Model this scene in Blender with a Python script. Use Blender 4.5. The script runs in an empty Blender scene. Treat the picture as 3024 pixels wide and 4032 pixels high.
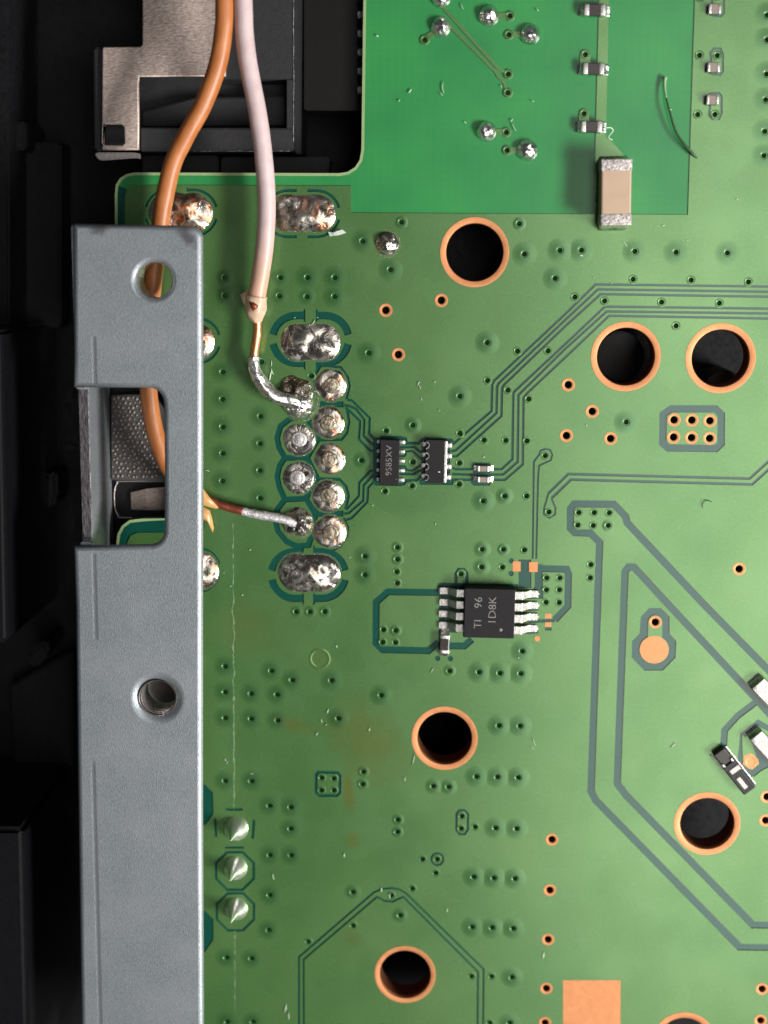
import bpy, bmesh, math, random
from mathutils import Vector, Matrix, noise
from mathutils.geometry import delaunay_2d_cdt

SC = bpy.context.scene
COL = SC.collection
SC.unit_settings.scale_length = 0.001          # 1 unit = 1 mm
random.seed(7)

# ------------------------------------------------------------------ camera
# photo pixels (3024 x 4032); focal length and tilt recovered from the round
# holes and the parallel traces of the board.
F, NX, NY, ROLL, Z0 = 5700.0, 1750.0, 1000.0, 0.009, 82.0
_nd = Vector((NX - 1512, -(NY - 2016), -F)).normalized()
_zw = -_nd
_xw = Vector((1, -ROLL, 0)); _xw = (_xw - _zw * _xw.dot(_zw)).normalized()
_yw = _zw.cross(_xw)
ROT = Matrix((_xw, _yw, _zw))                  # camera vector -> board vector
CAM = -Z0 * (ROT @ Vector((0, 0, -1)))
cd = bpy.data.cameras.new('camera'); cam = bpy.data.objects.new('camera', cd)
COL.objects.link(cam)
cam.matrix_world = Matrix.Translation(CAM) @ ROT.to_4x4()
cd.sensor_fit = 'VERTICAL'; cd.sensor_height = 36; cd.lens = 36 * F / 4032
cd.clip_start = 1; cd.clip_end = 5000
cd.dof.use_dof = True; cd.dof.focus_distance = 80.0
cd.dof.aperture_fstop = cd.lens * 0.001 / 1.5
SC.camera = cam

# ------------------------------------------------------------------ light
w = bpy.data.worlds.new('World'); SC.world = w; w.use_nodes = True
w.node_tree.nodes['Background'].inputs[0].default_value = (0.80, 0.90, 1.0, 1)
w.node_tree.nodes['Background'].inputs[1].default_value = 0.04

def area(name, pos, target, sx, sy, power, col):
    l = bpy.data.lights.new(name, 'AREA'); l.shape = 'RECTANGLE'
    l.size = sx; l.size_y = sy; l.energy = power; l.color = col
    o = bpy.data.objects.new(name, l); COL.objects.link(o)
    o.location = pos
    o.rotation_euler = (Vector(target) - Vector(pos)).to_track_quat('-Z', 'Y').to_euler()
    return o
area('window_light', (184, -68, 142), (0, 0, 0), 100, 44, 1.06e6, (1.0, 0.97, 0.93))
area('ceiling_light', (86, -58, 300), (86, -58, 0), 106, 300, 3.3e5, (1.0, 0.98, 0.94))

SC.view_settings.view_transform = 'Standard'; SC.view_settings.look = 'None'
SC.view_settings.exposure = 0.22; SC.view_settings.gamma = 1.0
SC.view_settings.use_curve_mapping = False
SC.cycles.use_denoising = True
SC.cycles.max_bounces = 8

# ------------------------------------------------------------------ helpers
def P(x, y, z=0.0):
    d = ROT @ Vector((x - 1512, -(y - 2016), -F))
    t = (z - CAM.z) / d.z
    return CAM + d * t
def P2(x, y): p = P(x, y); return Vector((p.x, p.y))
def MM(x, y, z=0.0): return (P(x + 1, y, z) - P(x - 1, y, z)).length / 2     # mm per pixel there
def pts(l): return [P2(*p) for p in l]

def link(name, me, mat=None, parent=None, smooth=False):
    o = bpy.data.objects.new(name, me); COL.objects.link(o)
    if mat is not None and not me.materials: me.materials.append(mat)
    if smooth: me.polygons.foreach_set('use_smooth', [True] * len(me.polygons))
    if parent is not None: o.parent = parent
    return o
def mesh(name, v, f):
    me = bpy.data.meshes.new(name); me.from_pydata([tuple(a) for a in v], [], f); me.update(); return me
def bm_obj(name, bm, mat, parent=None, smooth=False, recalc=True):
    if recalc: bmesh.ops.recalc_face_normals(bm, faces=bm.faces)
    me = bpy.data.meshes.new(name); bm.to_mesh(me); bm.free()
    return link(name, me, mat, parent, smooth)
def thing(name, loc, label, cat, group=None, rz=0):
    o = bpy.data.objects.new(name, None); COL.objects.link(o); o.location = loc; o.rotation_euler = (0, 0, rz)
    o.empty_display_size = 0.5
    return tag(o, label, cat, group)
def tag(o, label, cat, group=None):
    o['label'] = label; o['category'] = cat
    if group: o['group'] = group
    return o

def add_box(bm, x0, y0, z0, x1, y1, z1, bev=0.0, seg=2, M=None, taper=0.0):
    vs = []
    for z, t in ((z0, 0), (z1, taper)):
        for x, y in ((x0 + t, y0 + t), (x1 - t, y0 + t), (x1 - t, y1 - t), (x0 + t, y1 - t)):
            vs.append(bm.verts.new((x, y, z)))
    fs = [(3, 2, 1, 0), (4, 5, 6, 7), (0, 1, 5, 4), (1, 2, 6, 5), (2, 3, 7, 6), (3, 0, 4, 7)]
    faces = [bm.faces.new([vs[i] for i in f]) for f in fs]
    if bev > 0:
        es = list({e for f in faces for e in f.edges})
        r = bmesh.ops.bevel(bm, geom=es, offset=bev, segments=seg, affect='EDGES', profile=0.5)
        vs = list({v for f in r['faces'] for v in f.verts} | {v for v in vs if v.is_valid})
    if M is not None: bmesh.ops.transform(bm, matrix=M, verts=[v for v in vs if v.is_valid])
def box(name, c, mat, parent=None, bev=0.0, seg=2, M=None, smooth=False, taper=0.0):
    bm = bmesh.new(); add_box(bm, *c, bev=bev, seg=seg, M=M, taper=taper)
    return bm_obj(name, bm, mat, parent, smooth)
def pxprism(name, poly, ztop, thick, mat, parent=None, bev=0.0, seg=2):
    """polygon given in photo pixels lying at height ztop, extruded downwards"""
    bm = bmesh.new()
    top = [bm.verts.new(P(x, y, ztop)) for x, y in poly]
    f = bm.faces.new(top)
    r = bmesh.ops.extrude_face_region(bm, geom=[f])
    dn = [v for v in r['geom'] if isinstance(v, bmesh.types.BMVert)]
    bmesh.ops.translate(bm, verts=dn, vec=(0, 0, -thick))
    if bev:
        bmesh.ops.recalc_face_normals(bm, faces=bm.faces)
        bmesh.ops.bevel(bm, geom=list(bm.edges), offset=bev, segments=seg, affect='EDGES')
    return bm_obj(name, bm, mat, parent)
def rect(x0, y0, x1, y1): return [(x0, y0), (x1, y0), (x1, y1), (x0, y1)]

def catmull(p, n=8):
    p = [Vector(a) for a in p]; q = [2 * p[0] - p[1]] + p + [2 * p[-1] - p[-2]]; out = []
    for i in range(1, len(q) - 2):
        for k in range(n):
            t = k / n; a, b, c, d = q[i - 1], q[i], q[i + 1], q[i + 2]
            out.append(0.5 * ((2 * b) + (c - a) * t + (2 * a - 5 * b + 4 * c - d) * t * t + (3 * b - a - 3 * c + d) * t ** 3))
    out.append(p[-1]); return out
def tube_mesh(name, path, rad, seg=20, rough=0.0, seed=0, rfreq=3.0, cap=True):
    n = len(path); v = []; f = []
    T = [(path[min(i + 1, n - 1)] - path[max(i - 1, 0)]).normalized() for i in range(n)]
    N = Vector((0, 0, 1)); N = (N - T[0] * N.dot(T[0])).normalized()
    for i in range(n):
        N = (N - T[i] * N.dot(T[i])).normalized(); B = T[i].cross(N)
        r = rad(i / (n - 1)) if callable(rad) else rad
        for k in range(seg):
            a = 2 * math.pi * k / seg
            d = N * math.cos(a) + B * math.sin(a)
            rr = r
            if rough: rr *= 1 + rough * noise.noise(path[i] * rfreq + d * 1.3 + Vector((seed * 7.1, 0, 0)))
            v.append(path[i] + d * rr)
    for i in range(n - 1):
        for k in range(seg):
            k2 = (k + 1) % seg
            f.append((i * seg + k, i * seg + k2, (i + 1) * seg + k2, (i + 1) * seg + k))
    if cap:
        f.append(tuple(range(seg))[::-1]); f.append(tuple((n - 1) * seg + k for k in range(seg)))
    return mesh(name, v, f)
def lathe_mesh(name, prof, seg=20, close_end=True):
    v = []; f = []
    for r, z in prof:
        for k in range(seg):
            a = 2 * math.pi * k / seg; v.append((r * math.cos(a), r * math.sin(a), z))
    for i in range(len(prof) - 1):
        for k in range(seg):
            k2 = (k + 1) % seg; f.append((i * seg + k, (i + 1) * seg + k, (i + 1) * seg + k2, i * seg + k2))
    if close_end: b = (len(prof) - 1) * seg; f.append(tuple(b + k for k in range(seg)))
    me = mesh(name, v, f)
    bm = bmesh.new(); bm.from_mesh(me); bmesh.ops.recalc_face_normals(bm, faces=bm.faces)
    up = sum(fc.normal.z * fc.calc_area() for fc in bm.faces)
    if up < 0: bmesh.ops.reverse_faces(bm, faces=bm.faces)
    bm.to_mesh(me); bm.free()
    me.polygons.foreach_set('use_smooth', [True] * len(me.polygons))
    return me

# ------------------------------------------------------------------ materials
class NT:
    def __init__(s, name):
        s.m = bpy.data.materials.new(name); s.m.use_nodes = True; s.t = s.m.node_tree; s.n = s.t.nodes
        s.b = s.n['Principled BSDF']; s.geo = None
    def new(s, t, **k):
        n = s.n.new(t)
        for a, b in k.items(): setattr(n, a, b)
        return n
    def l(s, a, b): s.t.links.new(a, b)
    def pos(s):
        if s.geo is None: s.geo = s.new('ShaderNodeNewGeometry')
        return s.geo.outputs['Position']
    def noise(s, scale, detail=3, rough=0.55, dist=0.0, stretch=None):
        n = s.new('ShaderNodeTexNoise'); n.inputs['Scale'].default_value = scale
        n.inputs['Detail'].default_value = detail; n.inputs['Roughness'].default_value = rough; n.inputs['Distortion'].default_value = dist
        v = s.pos()
        if stretch:
            mp = s.new('ShaderNodeMapping'); mp.inputs['Scale'].default_value = stretch[:3]
            if len(stretch) > 3: mp.inputs['Rotation'].default_value = (0, 0, stretch[3])
            s.l(v, mp.inputs['Vector']); v = mp.outputs[0]
        s.l(v, n.inputs['Vector']); return n.outputs['Fac']
    def math(s, op, a, b=None, clamp=False):
        n = s.new('ShaderNodeMath', operation=op); n.use_clamp = clamp
        for i, x in enumerate((a, b)):
            if x is None: continue
            if isinstance(x, (int, float)): n.inputs[i].default_value = x
            else: s.l(x, n.inputs[i])
        return n.outputs[0]
    def ramp(s, fac, stops):
        r = s.new('ShaderNodeValToRGB'); e = r.color_ramp.elements
        while len(e) < len(stops): e.new(0.5)
        for i, (p, c) in enumerate(stops): e[i].position = p; e[i].color = (c[0], c[1], c[2], 1) if not isinstance(c, (int, float)) else (c, c, c, 1)
        s.l(fac, r.inputs[0]); return r.outputs[0]
    def mix(s, fac, a, b, blend='MIX'):
        n = s.new('ShaderNodeMix', data_type='RGBA'); n.blend_type = blend
        for idx, x in ((0, fac), (6, a), (7, b)):
            if isinstance(x, (int, float)): n.inputs[idx].default_value = x
            elif isinstance(x, tuple): n.inputs[idx].default_value = (*x[:3], 1)
            else: s.l(x, n.inputs[idx])
        return n.outputs[2]
    def maprange(s, v, a, b, c=0.0, d=1.0):
        n = s.new('ShaderNodeMapRange'); n.interpolation_type = 'SMOOTHSTEP'
        for i, x in enumerate((v, a, b, c, d)):
            if isinstance(x, (int, float)): n.inputs[i].default_value = x
            else: s.l(x, n.inputs[i])
        return n.outputs[0]
    def bump(s, h, strength=0.3, dist=0.05):
        b = s.new('ShaderNodeBump'); b.inputs['Strength'].default_value = strength; b.inputs['Distance'].default_value = dist
        s.l(h, b.inputs['Height']); s.l(b.outputs[0], s.b.inputs['Normal']); return b
    def set(s, **k):
        names = dict(color='Base Color', metal='Metallic', rough='Roughness', spec='Specular IOR Level', coat='Coat Weight', coat_rough='Coat Roughness',
                     sss='Subsurface Weight', sss_scale='Subsurface Scale', sss_rad='Subsurface Radius', trans='Transmission Weight', sheen='Sheen Weight', ior='IOR', alpha='Alpha')
        for a, x in k.items():
            i = s.b.inputs[names[a]]
            if isinstance(x, (int, float)): i.default_value = x
            elif isinstance(x, tuple): i.default_value = (*x, 1) if len(i.default_value) == 4 else x
            else: s.l(x, i)
        return s

def spot(nt, x, y, rx, ry, ang=0.0, wob=None):
    """soft-edged stain with its own place and shape on the board (0..1)"""
    p = P(x, y); k = MM(x, y)
    sub = nt.new('ShaderNodeVectorMath', operation='SUBTRACT'); nt.l(nt.pos(), sub.inputs[0]); sub.inputs[1].default_value = p
    mp = nt.new('ShaderNodeMapping'); mp.vector_type = 'TEXTURE'; mp.inputs['Rotation'].default_value = (0, 0, ang)
    mp.inputs['Scale'].default_value = (rx * k, ry * k, 1000); nt.l(sub.outputs[0], mp.inputs['Vector'])
    ln = nt.new('ShaderNodeVectorMath', operation='LENGTH'); nt.l(mp.outputs[0], ln.inputs[0])
    d = ln.outputs['Value']
    if wob is not None: d = nt.math('ADD', d, nt.math('MULTIPLY', nt.math('SUBTRACT', wob, 0.5), 1.6))
    return nt.maprange(d, 1.25, 0.15, 0.0, 1.0)

def mat_mask(name, base, base2):
    n = NT(name)
    a = n.noise(0.13, 2, 0.5); b = n.noise(7.0, 2)
    c = n.mix(n.ramp(a, [(0.35, 0.0), (0.68, 1.0)]), base, base2)
    c = n.mix(n.math('MULTIPLY', n.ramp(b, [(0.45, 0.0), (0.7, 1.0)]), 0.08), c, (0.25, 0.45, 0.22))
    wob = n.noise(0.9, 4, 0.65)
    tot = None
    for x, y, rx, ry, ang, amt in ((1155, 2852, 85, 38, -0.4, .6), (1372, 3118, 26, 95, 0.05, .85), (1386, 3308, 36, 40, 0, .6), (1385, 3690, 40, 48, 0, .45),
                                   (1440, 2910, 150, 210, 0.5, .55), (960, 2470, 150, 120, 0, .35), (1262, 2594, 55, 55, 0, .35), (1500, 2420, 60, 180, 0, .0)):
        if amt == 0: continue
        s_ = n.math('MULTIPLY', spot(n, x, y, rx, ry, ang, wob), amt)
        tot = s_ if tot is None else n.math('MAXIMUM', tot, s_)
    c = n.mix(tot, c, (0.105, 0.130, 0.020))
    at = n.new('ShaderNodeAttribute'); at.attribute_name = 'via_tint'
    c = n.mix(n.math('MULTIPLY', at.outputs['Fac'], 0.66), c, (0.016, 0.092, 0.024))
    n.set(color=c, metal=0.46, rough=n.maprange(n.noise(0.35, 2, 0.5), 0.3, 0.7, 0.25, 0.30), spec=1.0)
    n.bump(n.noise(30, 2, 0.5), 0.06, 0.01)
    return n.m
M_MASK = mat_mask('solder_mask_over_copper', (0.066, 0.168, 0.045), (0.090, 0.198, 0.058))

n = NT('solder_mask_over_laminate')
wx = n.new('ShaderNodeTexWave', wave_type='BANDS', bands_direction='X'); wx.inputs['Scale'].default_value = 0.75; wx.inputs['Distortion'].default_value = 1.5; n.l(n.pos(), wx.inputs[0])
wy = n.new('ShaderNodeTexWave', wave_type='BANDS', bands_direction='Y'); wy.inputs['Scale'].default_value = 0.75; wy.inputs['Distortion'].default_value = 1.5; n.l(n.pos(), wy.inputs[0])
weave = n.math('MULTIPLY', n.math('ADD', wx.outputs['Fac'], wy.outputs['Fac']), 0.5)
c = n.mix(n.math('MULTIPLY', weave, 0.35), (0.030, 0.215, 0.055), (0.040, 0.245, 0.068))
c = n.mix(n.math('MULTIPLY', n.ramp(n.noise(0.22, 2, .5), [(.30, 0), (.75, 1)]), .6), c, (0.012, 0.125, 0.050))
n.set(color=c, rough=0.26, spec=0.3)
n.bump(weave, 0.02, 0.02)
M_LAM = n.m
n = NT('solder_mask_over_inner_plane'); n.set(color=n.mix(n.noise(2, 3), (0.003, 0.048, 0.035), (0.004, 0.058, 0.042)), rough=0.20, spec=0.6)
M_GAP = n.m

n = NT('routed_board_edge'); n.set(color=n.mix(n.noise(6, 3), (0.17, 0.27, 0.11), (0.30, 0.38, 0.19)), rough=0.7); n.bump(n.noise(20, 2), 0.5, 0.03); M_EDGE = n.m

n = NT('bare_copper')
g = n.noise(2.5, 4, 0.65)
n.set(color=n.mix(n.ramp(g, [(0.3, 0), (0.75, 1)]), (0.56, 0.22, 0.088), (0.63, 0.275, 0.12)), metal=0.52, rough=n.maprange(g, .3, .7, 0.42, 0.52)); n.bump(n.noise(9, 3), 0.3, 0.03)
M_COPPER = n.m
n = NT('hole_barrel'); n.set(color=n.mix(n.noise(5, 3), (0.20, 0.075, 0.035), (0.09, 0.03, 0.015)), metal=0.6, rough=0.55); M_BARREL = n.m

n = NT('shiny_solder')
a = n.noise(3.2, 4, 0.6, 0.4)
n.set(color=n.mix(n.ramp(a, [(0.35, 0), (0.7, 1)]), (0.70, 0.67, 0.64), (0.92, 0.90, 0.88)), metal=1.0, rough=n.maprange(a, .3, .7, .22, .42))
n.bump(n.noise(2.2, 2, 0.5, 0.8), 0.35, 0.16)
M_SOLDER = n.m
n = NT('smooth_pin_solder'); n.set(color=(0.90, 0.88, 0.86), metal=1.0, rough=0.42); M_CONE = n.m
n = NT('matte_tin'); a = n.noise(9, 4, 0.6)
n.set(color=n.mix(n.ramp(a, [(0.35, 0), (0.7, 1)]), (0.40, 0.375, 0.36), (0.72, 0.70, 0.68)), metal=0.9, rough=0.38); n.bump(n.noise(14, 3), 0.5, 0.04); M_TIN = n.m
n = NT('crusty_tin'); a = n.noise(11, 4, 0.7)
n.set(color=n.mix(n.ramp(a, [(0.40, 0), (0.62, 1)]), (0.34, 0.32, 0.335), (0.74, 0.70, 0.715)), metal=0.55, rough=0.42); n.bump(n.noise(10, 4, 0.7), 0.9, 0.07); M_CRUST = n.m

def mat_dirty(name, seed, cu, dark):
    n = NT(name)
    a = n.noise(1.0, 4, 0.62, 0.7, (1, 1, 1)); b = n.noise(1.9, 4, 0.6, 0.9, (1.13, 0.93, 1.0)); d = n.noise(1.7, 3, 0.55, 0.9)
    col = n.mix(n.ramp(d, [(0.36, 0), (0.66, 1)]), (0.22, 0.195, 0.165), (0.72, 0.675, 0.60))
    fc = n.ramp(b, [(cu, 0.0), (cu + 0.035, 1.0)]); col = n.mix(fc, col, (0.72, 0.34, 0.20))
    fd = n.ramp(a, [(dark, 0.0), (dark + 0.05, 1.0)]); col = n.mix(fd, col, (0.035, 0.03, 0.028))
    n.set(color=col, metal=n.math('SUBTRACT', 0.95, n.math('MULTIPLY', fd, 0.8)), rough=n.maprange(d, .3, .7, .16, .36), coat=0.6, coat_rough=0.08)
    n.bump(n.math('ADD', n.noise(1.7, 3, 0.55, 1.0), n.math('MULTIPLY', fd, -0.4)), 0.32, 0.14)
    return n.m
M_DIRTY = mat_dirty('fluxed_solder', 1, 0.545, 0.60)
M_DIRTYD = mat_dirty('burnt_fluxed_solder', 2, 0.64, 0.50)
n = NT('amber_fluxed_pin'); n.set(color=n.mix(n.ramp(n.noise(3.5, 4, .6, .6), [(.35, 0), (.65, 1)]), (0.16, 0.125, 0.085), (0.52, 0.44, 0.33)), metal=.7, rough=.24, coat=.7, coat_rough=.06); n.bump(n.noise(3, 3, .6, 1.), .6, .1); M_AMBER = n.m
n = NT('burnt_flux'); n.set(color=n.mix(n.noise(4, 4), (0.010, 0.008, 0.005), (0.07, 0.045, 0.016)), rough=0.14, spec=0.7, coat=0.8, coat_rough=0.05); n.bump(n.noise(4.5, 4, .65, 1.), 0.9, 0.14); M_FLUX = n.m
n = NT('clear_flux'); n.set(color=(0.16, 0.22, 0.10), rough=0.1, spec=0.7, alpha=0.35); n.bump(n.noise(3.5, 4, .65, 1.), 0.9, 0.12); M_CLEAR = n.m

n = NT('black_plastic_package'); a = n.noise(14, 3)
n.set(color=n.mix(a, (0.009, 0.0082, 0.0095), (0.021, 0.019, 0.021)), rough=0.62, spec=0.16); n.bump(n.noise(40, 2), 0.25, 0.01); M_PKG = n.m
n = NT('laser_marking'); n.set(color=n.mix(n.ramp(n.noise(22, 3), [(0.35, 0), (0.6, 1)]), (0.05, 0.045, 0.042), (0.30, 0.285, 0.27)), rough=0.8); M_MARK = n.m
n = NT('black_casing_plastic'); a = n.noise(1.2, 4)
n.set(color=n.mix(a, (0.003, 0.003, 0.0038), (0.007, 0.007, 0.0085)), rough=n.maprange(n.noise(3, 4), .3, .7, .38, .58), spec=0.2); n.bump(n.noise(9, 3), 0.15, 0.03); M_CASE = n.m
n = NT('grey_black_plastic'); a = n.noise(3.0, 4, .65)
n.set(color=n.mix(a, (0.011, 0.011, 0.012), (0.026, 0.0255, 0.027)), rough=0.55, spec=0.35); n.bump(n.noise(6, 4, .7), 0.35, 0.04); M_PLAS = n.m
n = NT('dark_ceramic'); n.set(color=n.mix(n.noise(8, 2), (0.012, 0.010, 0.009), (0.028, 0.02, 0.017)), rough=0.30); M_RES = n.m
n = NT('brown_ceramic'); n.set(color=n.mix(n.noise(8, 2), (0.17, 0.135, 0.11), (0.26, 0.21, 0.18)), rough=0.45); M_BRN = n.m
n = NT('tan_ceramic'); n.set(color=n.mix(n.noise(1.5, 3), (0.38, 0.265, 0.18), (0.44, 0.315, 0.22)), rough=0.48); n.bump(n.noise(20, 2), 0.1, 0.02); M_TAN = n.m
n = NT('rough_silver_terminal'); a = n.noise(7, 4, .7, .6)
n.set(color=n.mix(n.ramp(a, [(0.38, 0), (0.62, 1)]), (0.22, 0.19, 0.18), (0.64, 0.585, 0.57)), metal=0.55, rough=0.5); n.bump(n.noise(6, 4, .7, .5), 0.8, 0.10); M_TERM = n.m
n = NT('grey_metal_core'); n.set(color=n.mix(n.noise(5, 4, .7), (0.28, 0.25, 0.24), (0.62, 0.57, 0.55)), metal=0.7, rough=0.4); n.bump(n.noise(9, 3), .4, .05); M_CORE = n.m

# galvanised bracket sheet: short random needles of sheen, two stains, bend marks
n = NT('galvanised_steel')
def needles(sc, ang): return n.noise(sc, 2, 0.5, 0.3, (1.0, 0.42, 1.0, ang))
nd = n.math('ADD', n.math('ADD', needles(17, 0.5), needles(18, -0.9)), needles(20, 1.9))
fine = n.math('MULTIPLY', nd, 0.3333)
c = n.mix(n.ramp(fine, [(0.40, 0), (0.62, 1)]), (0.175, 0.196, 0.213), (0.315, 0.342, 0.365))
c = n.mix(n.math('MULTIPLY', n.ramp(n.noise(0.35, 4, .6), [(0.4, 0), (0.7, 1)]), 0.3), c, (0.38, 0.40, 0.42))
def zspot(x, y, rx, ry, ang=0.0):
    p = P(x, y, 4.5); k = MM(x, y, 4.5)
    sub = n.new('ShaderNodeVectorMath', operation='SUBTRACT'); n.l(n.pos(), sub.inputs[0]); sub.inputs[1].default_value = p
    mp = n.new('ShaderNodeMapping'); mp.vector_type = 'TEXTURE'; mp.inputs['Rotation'].default_value = (0, 0, ang); mp.inputs['Scale'].default_value = (rx * k, ry * k, 1000)
    n.l(sub.outputs[0], mp.inputs['Vector']); ln = n.new('ShaderNodeVectorMath', operation='LENGTH'); n.l(mp.outputs[0], ln.inputs[0])
    return ln.outputs['Value']
wob = n.math('MULTIPLY', n.math('SUBTRACT', n.noise(2.5, 4, .7), 0.5), 1.4)
st = n.maprange(n.math('ADD', zspot(390, 905, 45, 24), wob), 1.2, 0.3)
st2 = n.maprange(n.math('ADD', zspot(735, 930, 55, 28, -0.8), wob), 1.2, 0.3)
c = n.mix(n.math('MULTIPLY', n.math('MAXIMUM', st, st2), 0.9), c, (0.10, 0.095, 0.105))
gr = None
for x, y0, y1 in ((372, 1325, 1510), (374, 2175, 2525), (384, 2970, 4300)):
    ym, yh = (y0 + y1) / 2, (y1 - y0) / 2
    d = zspot(x, ym, 9, yh, 0.0)
    sx = n.new('ShaderNodeSeparateXYZ'); sub = n.new('ShaderNodeVectorMath', operation='SUBTRACT'); n.l(n.pos(), sub.inputs[0]); sub.inputs[1].default_value = P(x, ym, 4.5)
    n.l(sub.outputs[0], sx.inputs[0]); k = MM(x, ym, 4.5)
    gx = n.maprange(n.math('ABSOLUTE', sx.outputs[0]), 12 * k, 2 * k)
    gy = n.maprange(n.math('ABSOLUTE', sx.outputs[1]), yh * k * 1.02, yh * k * 0.95)
    g1 = n.math('MULTIPLY', gx, gy); gr = g1 if gr is None else n.math('MAXIMUM', gr, g1)
c = n.mix(n.math('MULTIPLY', gr, 0.6), c, (0.13, 0.135, 0.15))
n.set(color=c, metal=0.6, rough=n.maprange(fine, .35, .65, .52, .40), spec=0.5)
n.bump(n.math('SUBTRACT', n.math('MULTIPLY', fine, 0.5), n.math('MULTIPLY', gr, 0.3)), 0.5, 0.09)
M_ZINC = n.m

n = NT('warm_grey_shell'); a = n.noise(3.5, 4, .65, .5); b = n.noise(10, 2, .5, .2, (0.35, 1, 1, 0.2))
n.set(color=n.mix(n.ramp(n.math('MULTIPLY', n.math('ADD', a, b), .5), [(0.36, 0), (0.62, 1)]), (0.36, 0.28, 0.245), (0.60, 0.49, 0.44)), metal=0.5, rough=0.5); n.bump(b, .5, .05); M_SHELL = n.m
n = NT('orange_insulation'); a = n.noise(2.2, 4, .6, 0, (1, .35, 1)); b = n.noise(12, 3)
n.set(color=n.mix(n.ramp(a, [(.3, 0), (.7, 1)]), (0.34, 0.105, 0.024), (0.42, 0.150, 0.045)), rough=0.44, sss=0.15, sss_scale=0.4, sss_rad=(1, .4, .2)); n.bump(b, .18, .03); M_ORANGE = n.m
n = NT('white_insulation'); a = n.noise(1.1, 4, .6)
sp = n.new('ShaderNodeSeparateXYZ'); n.l(n.pos(), sp.inputs[0])
heat = n.maprange(n.math('ADD', sp.outputs[1], n.math('MULTIPLY', a, 2.0)), P(1040, 830).y + 1.0, P(1010, 1180).y + 1.0)
c = n.mix(n.ramp(a, [(.3, 0), (.75, 1)]), (0.46, 0.355, 0.36), (0.53, 0.425, 0.43))
c = n.mix(n.math('MULTIPLY', heat, 0.75), c, (0.50, 0.27, 0.14))
n.set(color=c, rough=0.42, sss=0.35, sss_scale=0.6, sss_rad=(1, .6, .45)); n.bump(n.noise(9, 3), .15, .03); M_WHITE = n.m
n = NT('melted_insulation'); n.set(color=n.mix(n.noise(3, 3), (0.50, 0.32, 0.20), (0.56, 0.43, 0.34)), rough=0.3, sss=0.5, sss_scale=.5, sss_rad=(1, .6, .4)); n.bump(n.noise(6, 3), .4, .06); M_MELT = n.m
n = NT('torn_insulation'); n.set(color=n.mix(n.noise(3, 3), (0.50, 0.22, 0.07), (0.60, 0.38, 0.16)), rough=0.3, sss=0.4, sss_scale=.4, sss_rad=(1, .5, .2)); M_TORN = n.m
n = NT('bright_copper_wire'); n.set(color=n.mix(n.noise(5, 4, .6), (0.66, 0.27, 0.11), (0.80, 0.42, 0.20)), metal=0.9, rough=0.28); n.bump(n.noise(8, 3), .3, .04); M_CU1 = n.m
n = NT('dull_red_copper'); n.set(color=n.mix(n.noise(5, 4, .6), (0.13, 0.025, 0.015), (0.27, 0.075, 0.035)), metal=0.5, rough=0.38); n.bump(n.noise(8, 3), .4, .05); M_CU2 = n.m
n = NT('gasket_fabric'); n.set(color=n.mix(n.noise(9, 3), (0.030, 0.026, 0.026), (0.06, 0.052, 0.05)), rough=0.8); M_FAB = n.m
n = NT('gasket_thread'); n.set(color=n.mix(n.noise(14, 3), (0.06, 0.052, 0.048), (0.34, 0.31, 0.29)), metal=0.4, rough=0.5); M_THR = n.m
n = NT('pale_dust'); n.set(color=(0.62, 0.72, 0.58), rough=0.6); M_DUST = n.m
n = NT('white_flake'); n.set(color=(0.80, 0.84, 0.82), rough=0.35, sss=0.3, sss_scale=.3); M_FLAKE = n.m
n = NT('hair_tip'); n.set(color=(0.22, 0.34, 0.20), rough=.5); M_TIP = n.m
n = NT('dark_hair'); n.set(color=(0.022, 0.055, 0.018), rough=0.4); M_HAIR = n.m
n = NT('scratched_mask'); n.set(color=n.mix(n.noise(7, 4, .7), (0.075, 0.16, 0.055), (0.19, 0.27, 0.14)), rough=0.5); M_SCR = n.m

# ================================================================== THE BOARD
board = thing('circuit_board', P(1512, 2016, -1.6), 'green circuit board with dark copper-free channels, copper-ringed holes and solder joints', 'circuit board')
def on_board(o): o.parent = board; o.matrix_parent_inverse = Matrix.Translation(-board.location); return o

OUTLINE = [(452, 765), (456, 727), (472, 702), (498, 685), (530, 679), (1335, 682), (1368, 677), (1398, 658), (1416, 630), (1423, 590), (1431, 0), (1434, -250),
           (3300, -250), (3300, 4350), (456, 4350), (458, 2140), (463, 2102), (480, 2070), (510, 2048), (560, 2042), (722, 2040), (724, 1490), (456, 1480)]
POUR = [(492, 1468), (492, 775), (500, 745), (522, 729), (1383, 732), (1383, 838), (2709, 846), (2736, 0), (2743, -240), (3290, -240), (3290, 4340), (500, 4340),
        (500, 2140), (513, 2110), (540, 2098), (760, 2096), (762, 1468)]
MOAT_LINES = []     # (pixel polyline, width px, closed)
def ml(w, *p, closed=False): MOAT_LINES.append((list(p), w, closed))
MOAT_POLYS = []; COPPER_POLYS = []; COPPER_LINES = []; HOLES = []   # HOLES: (x, y, r px)

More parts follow.
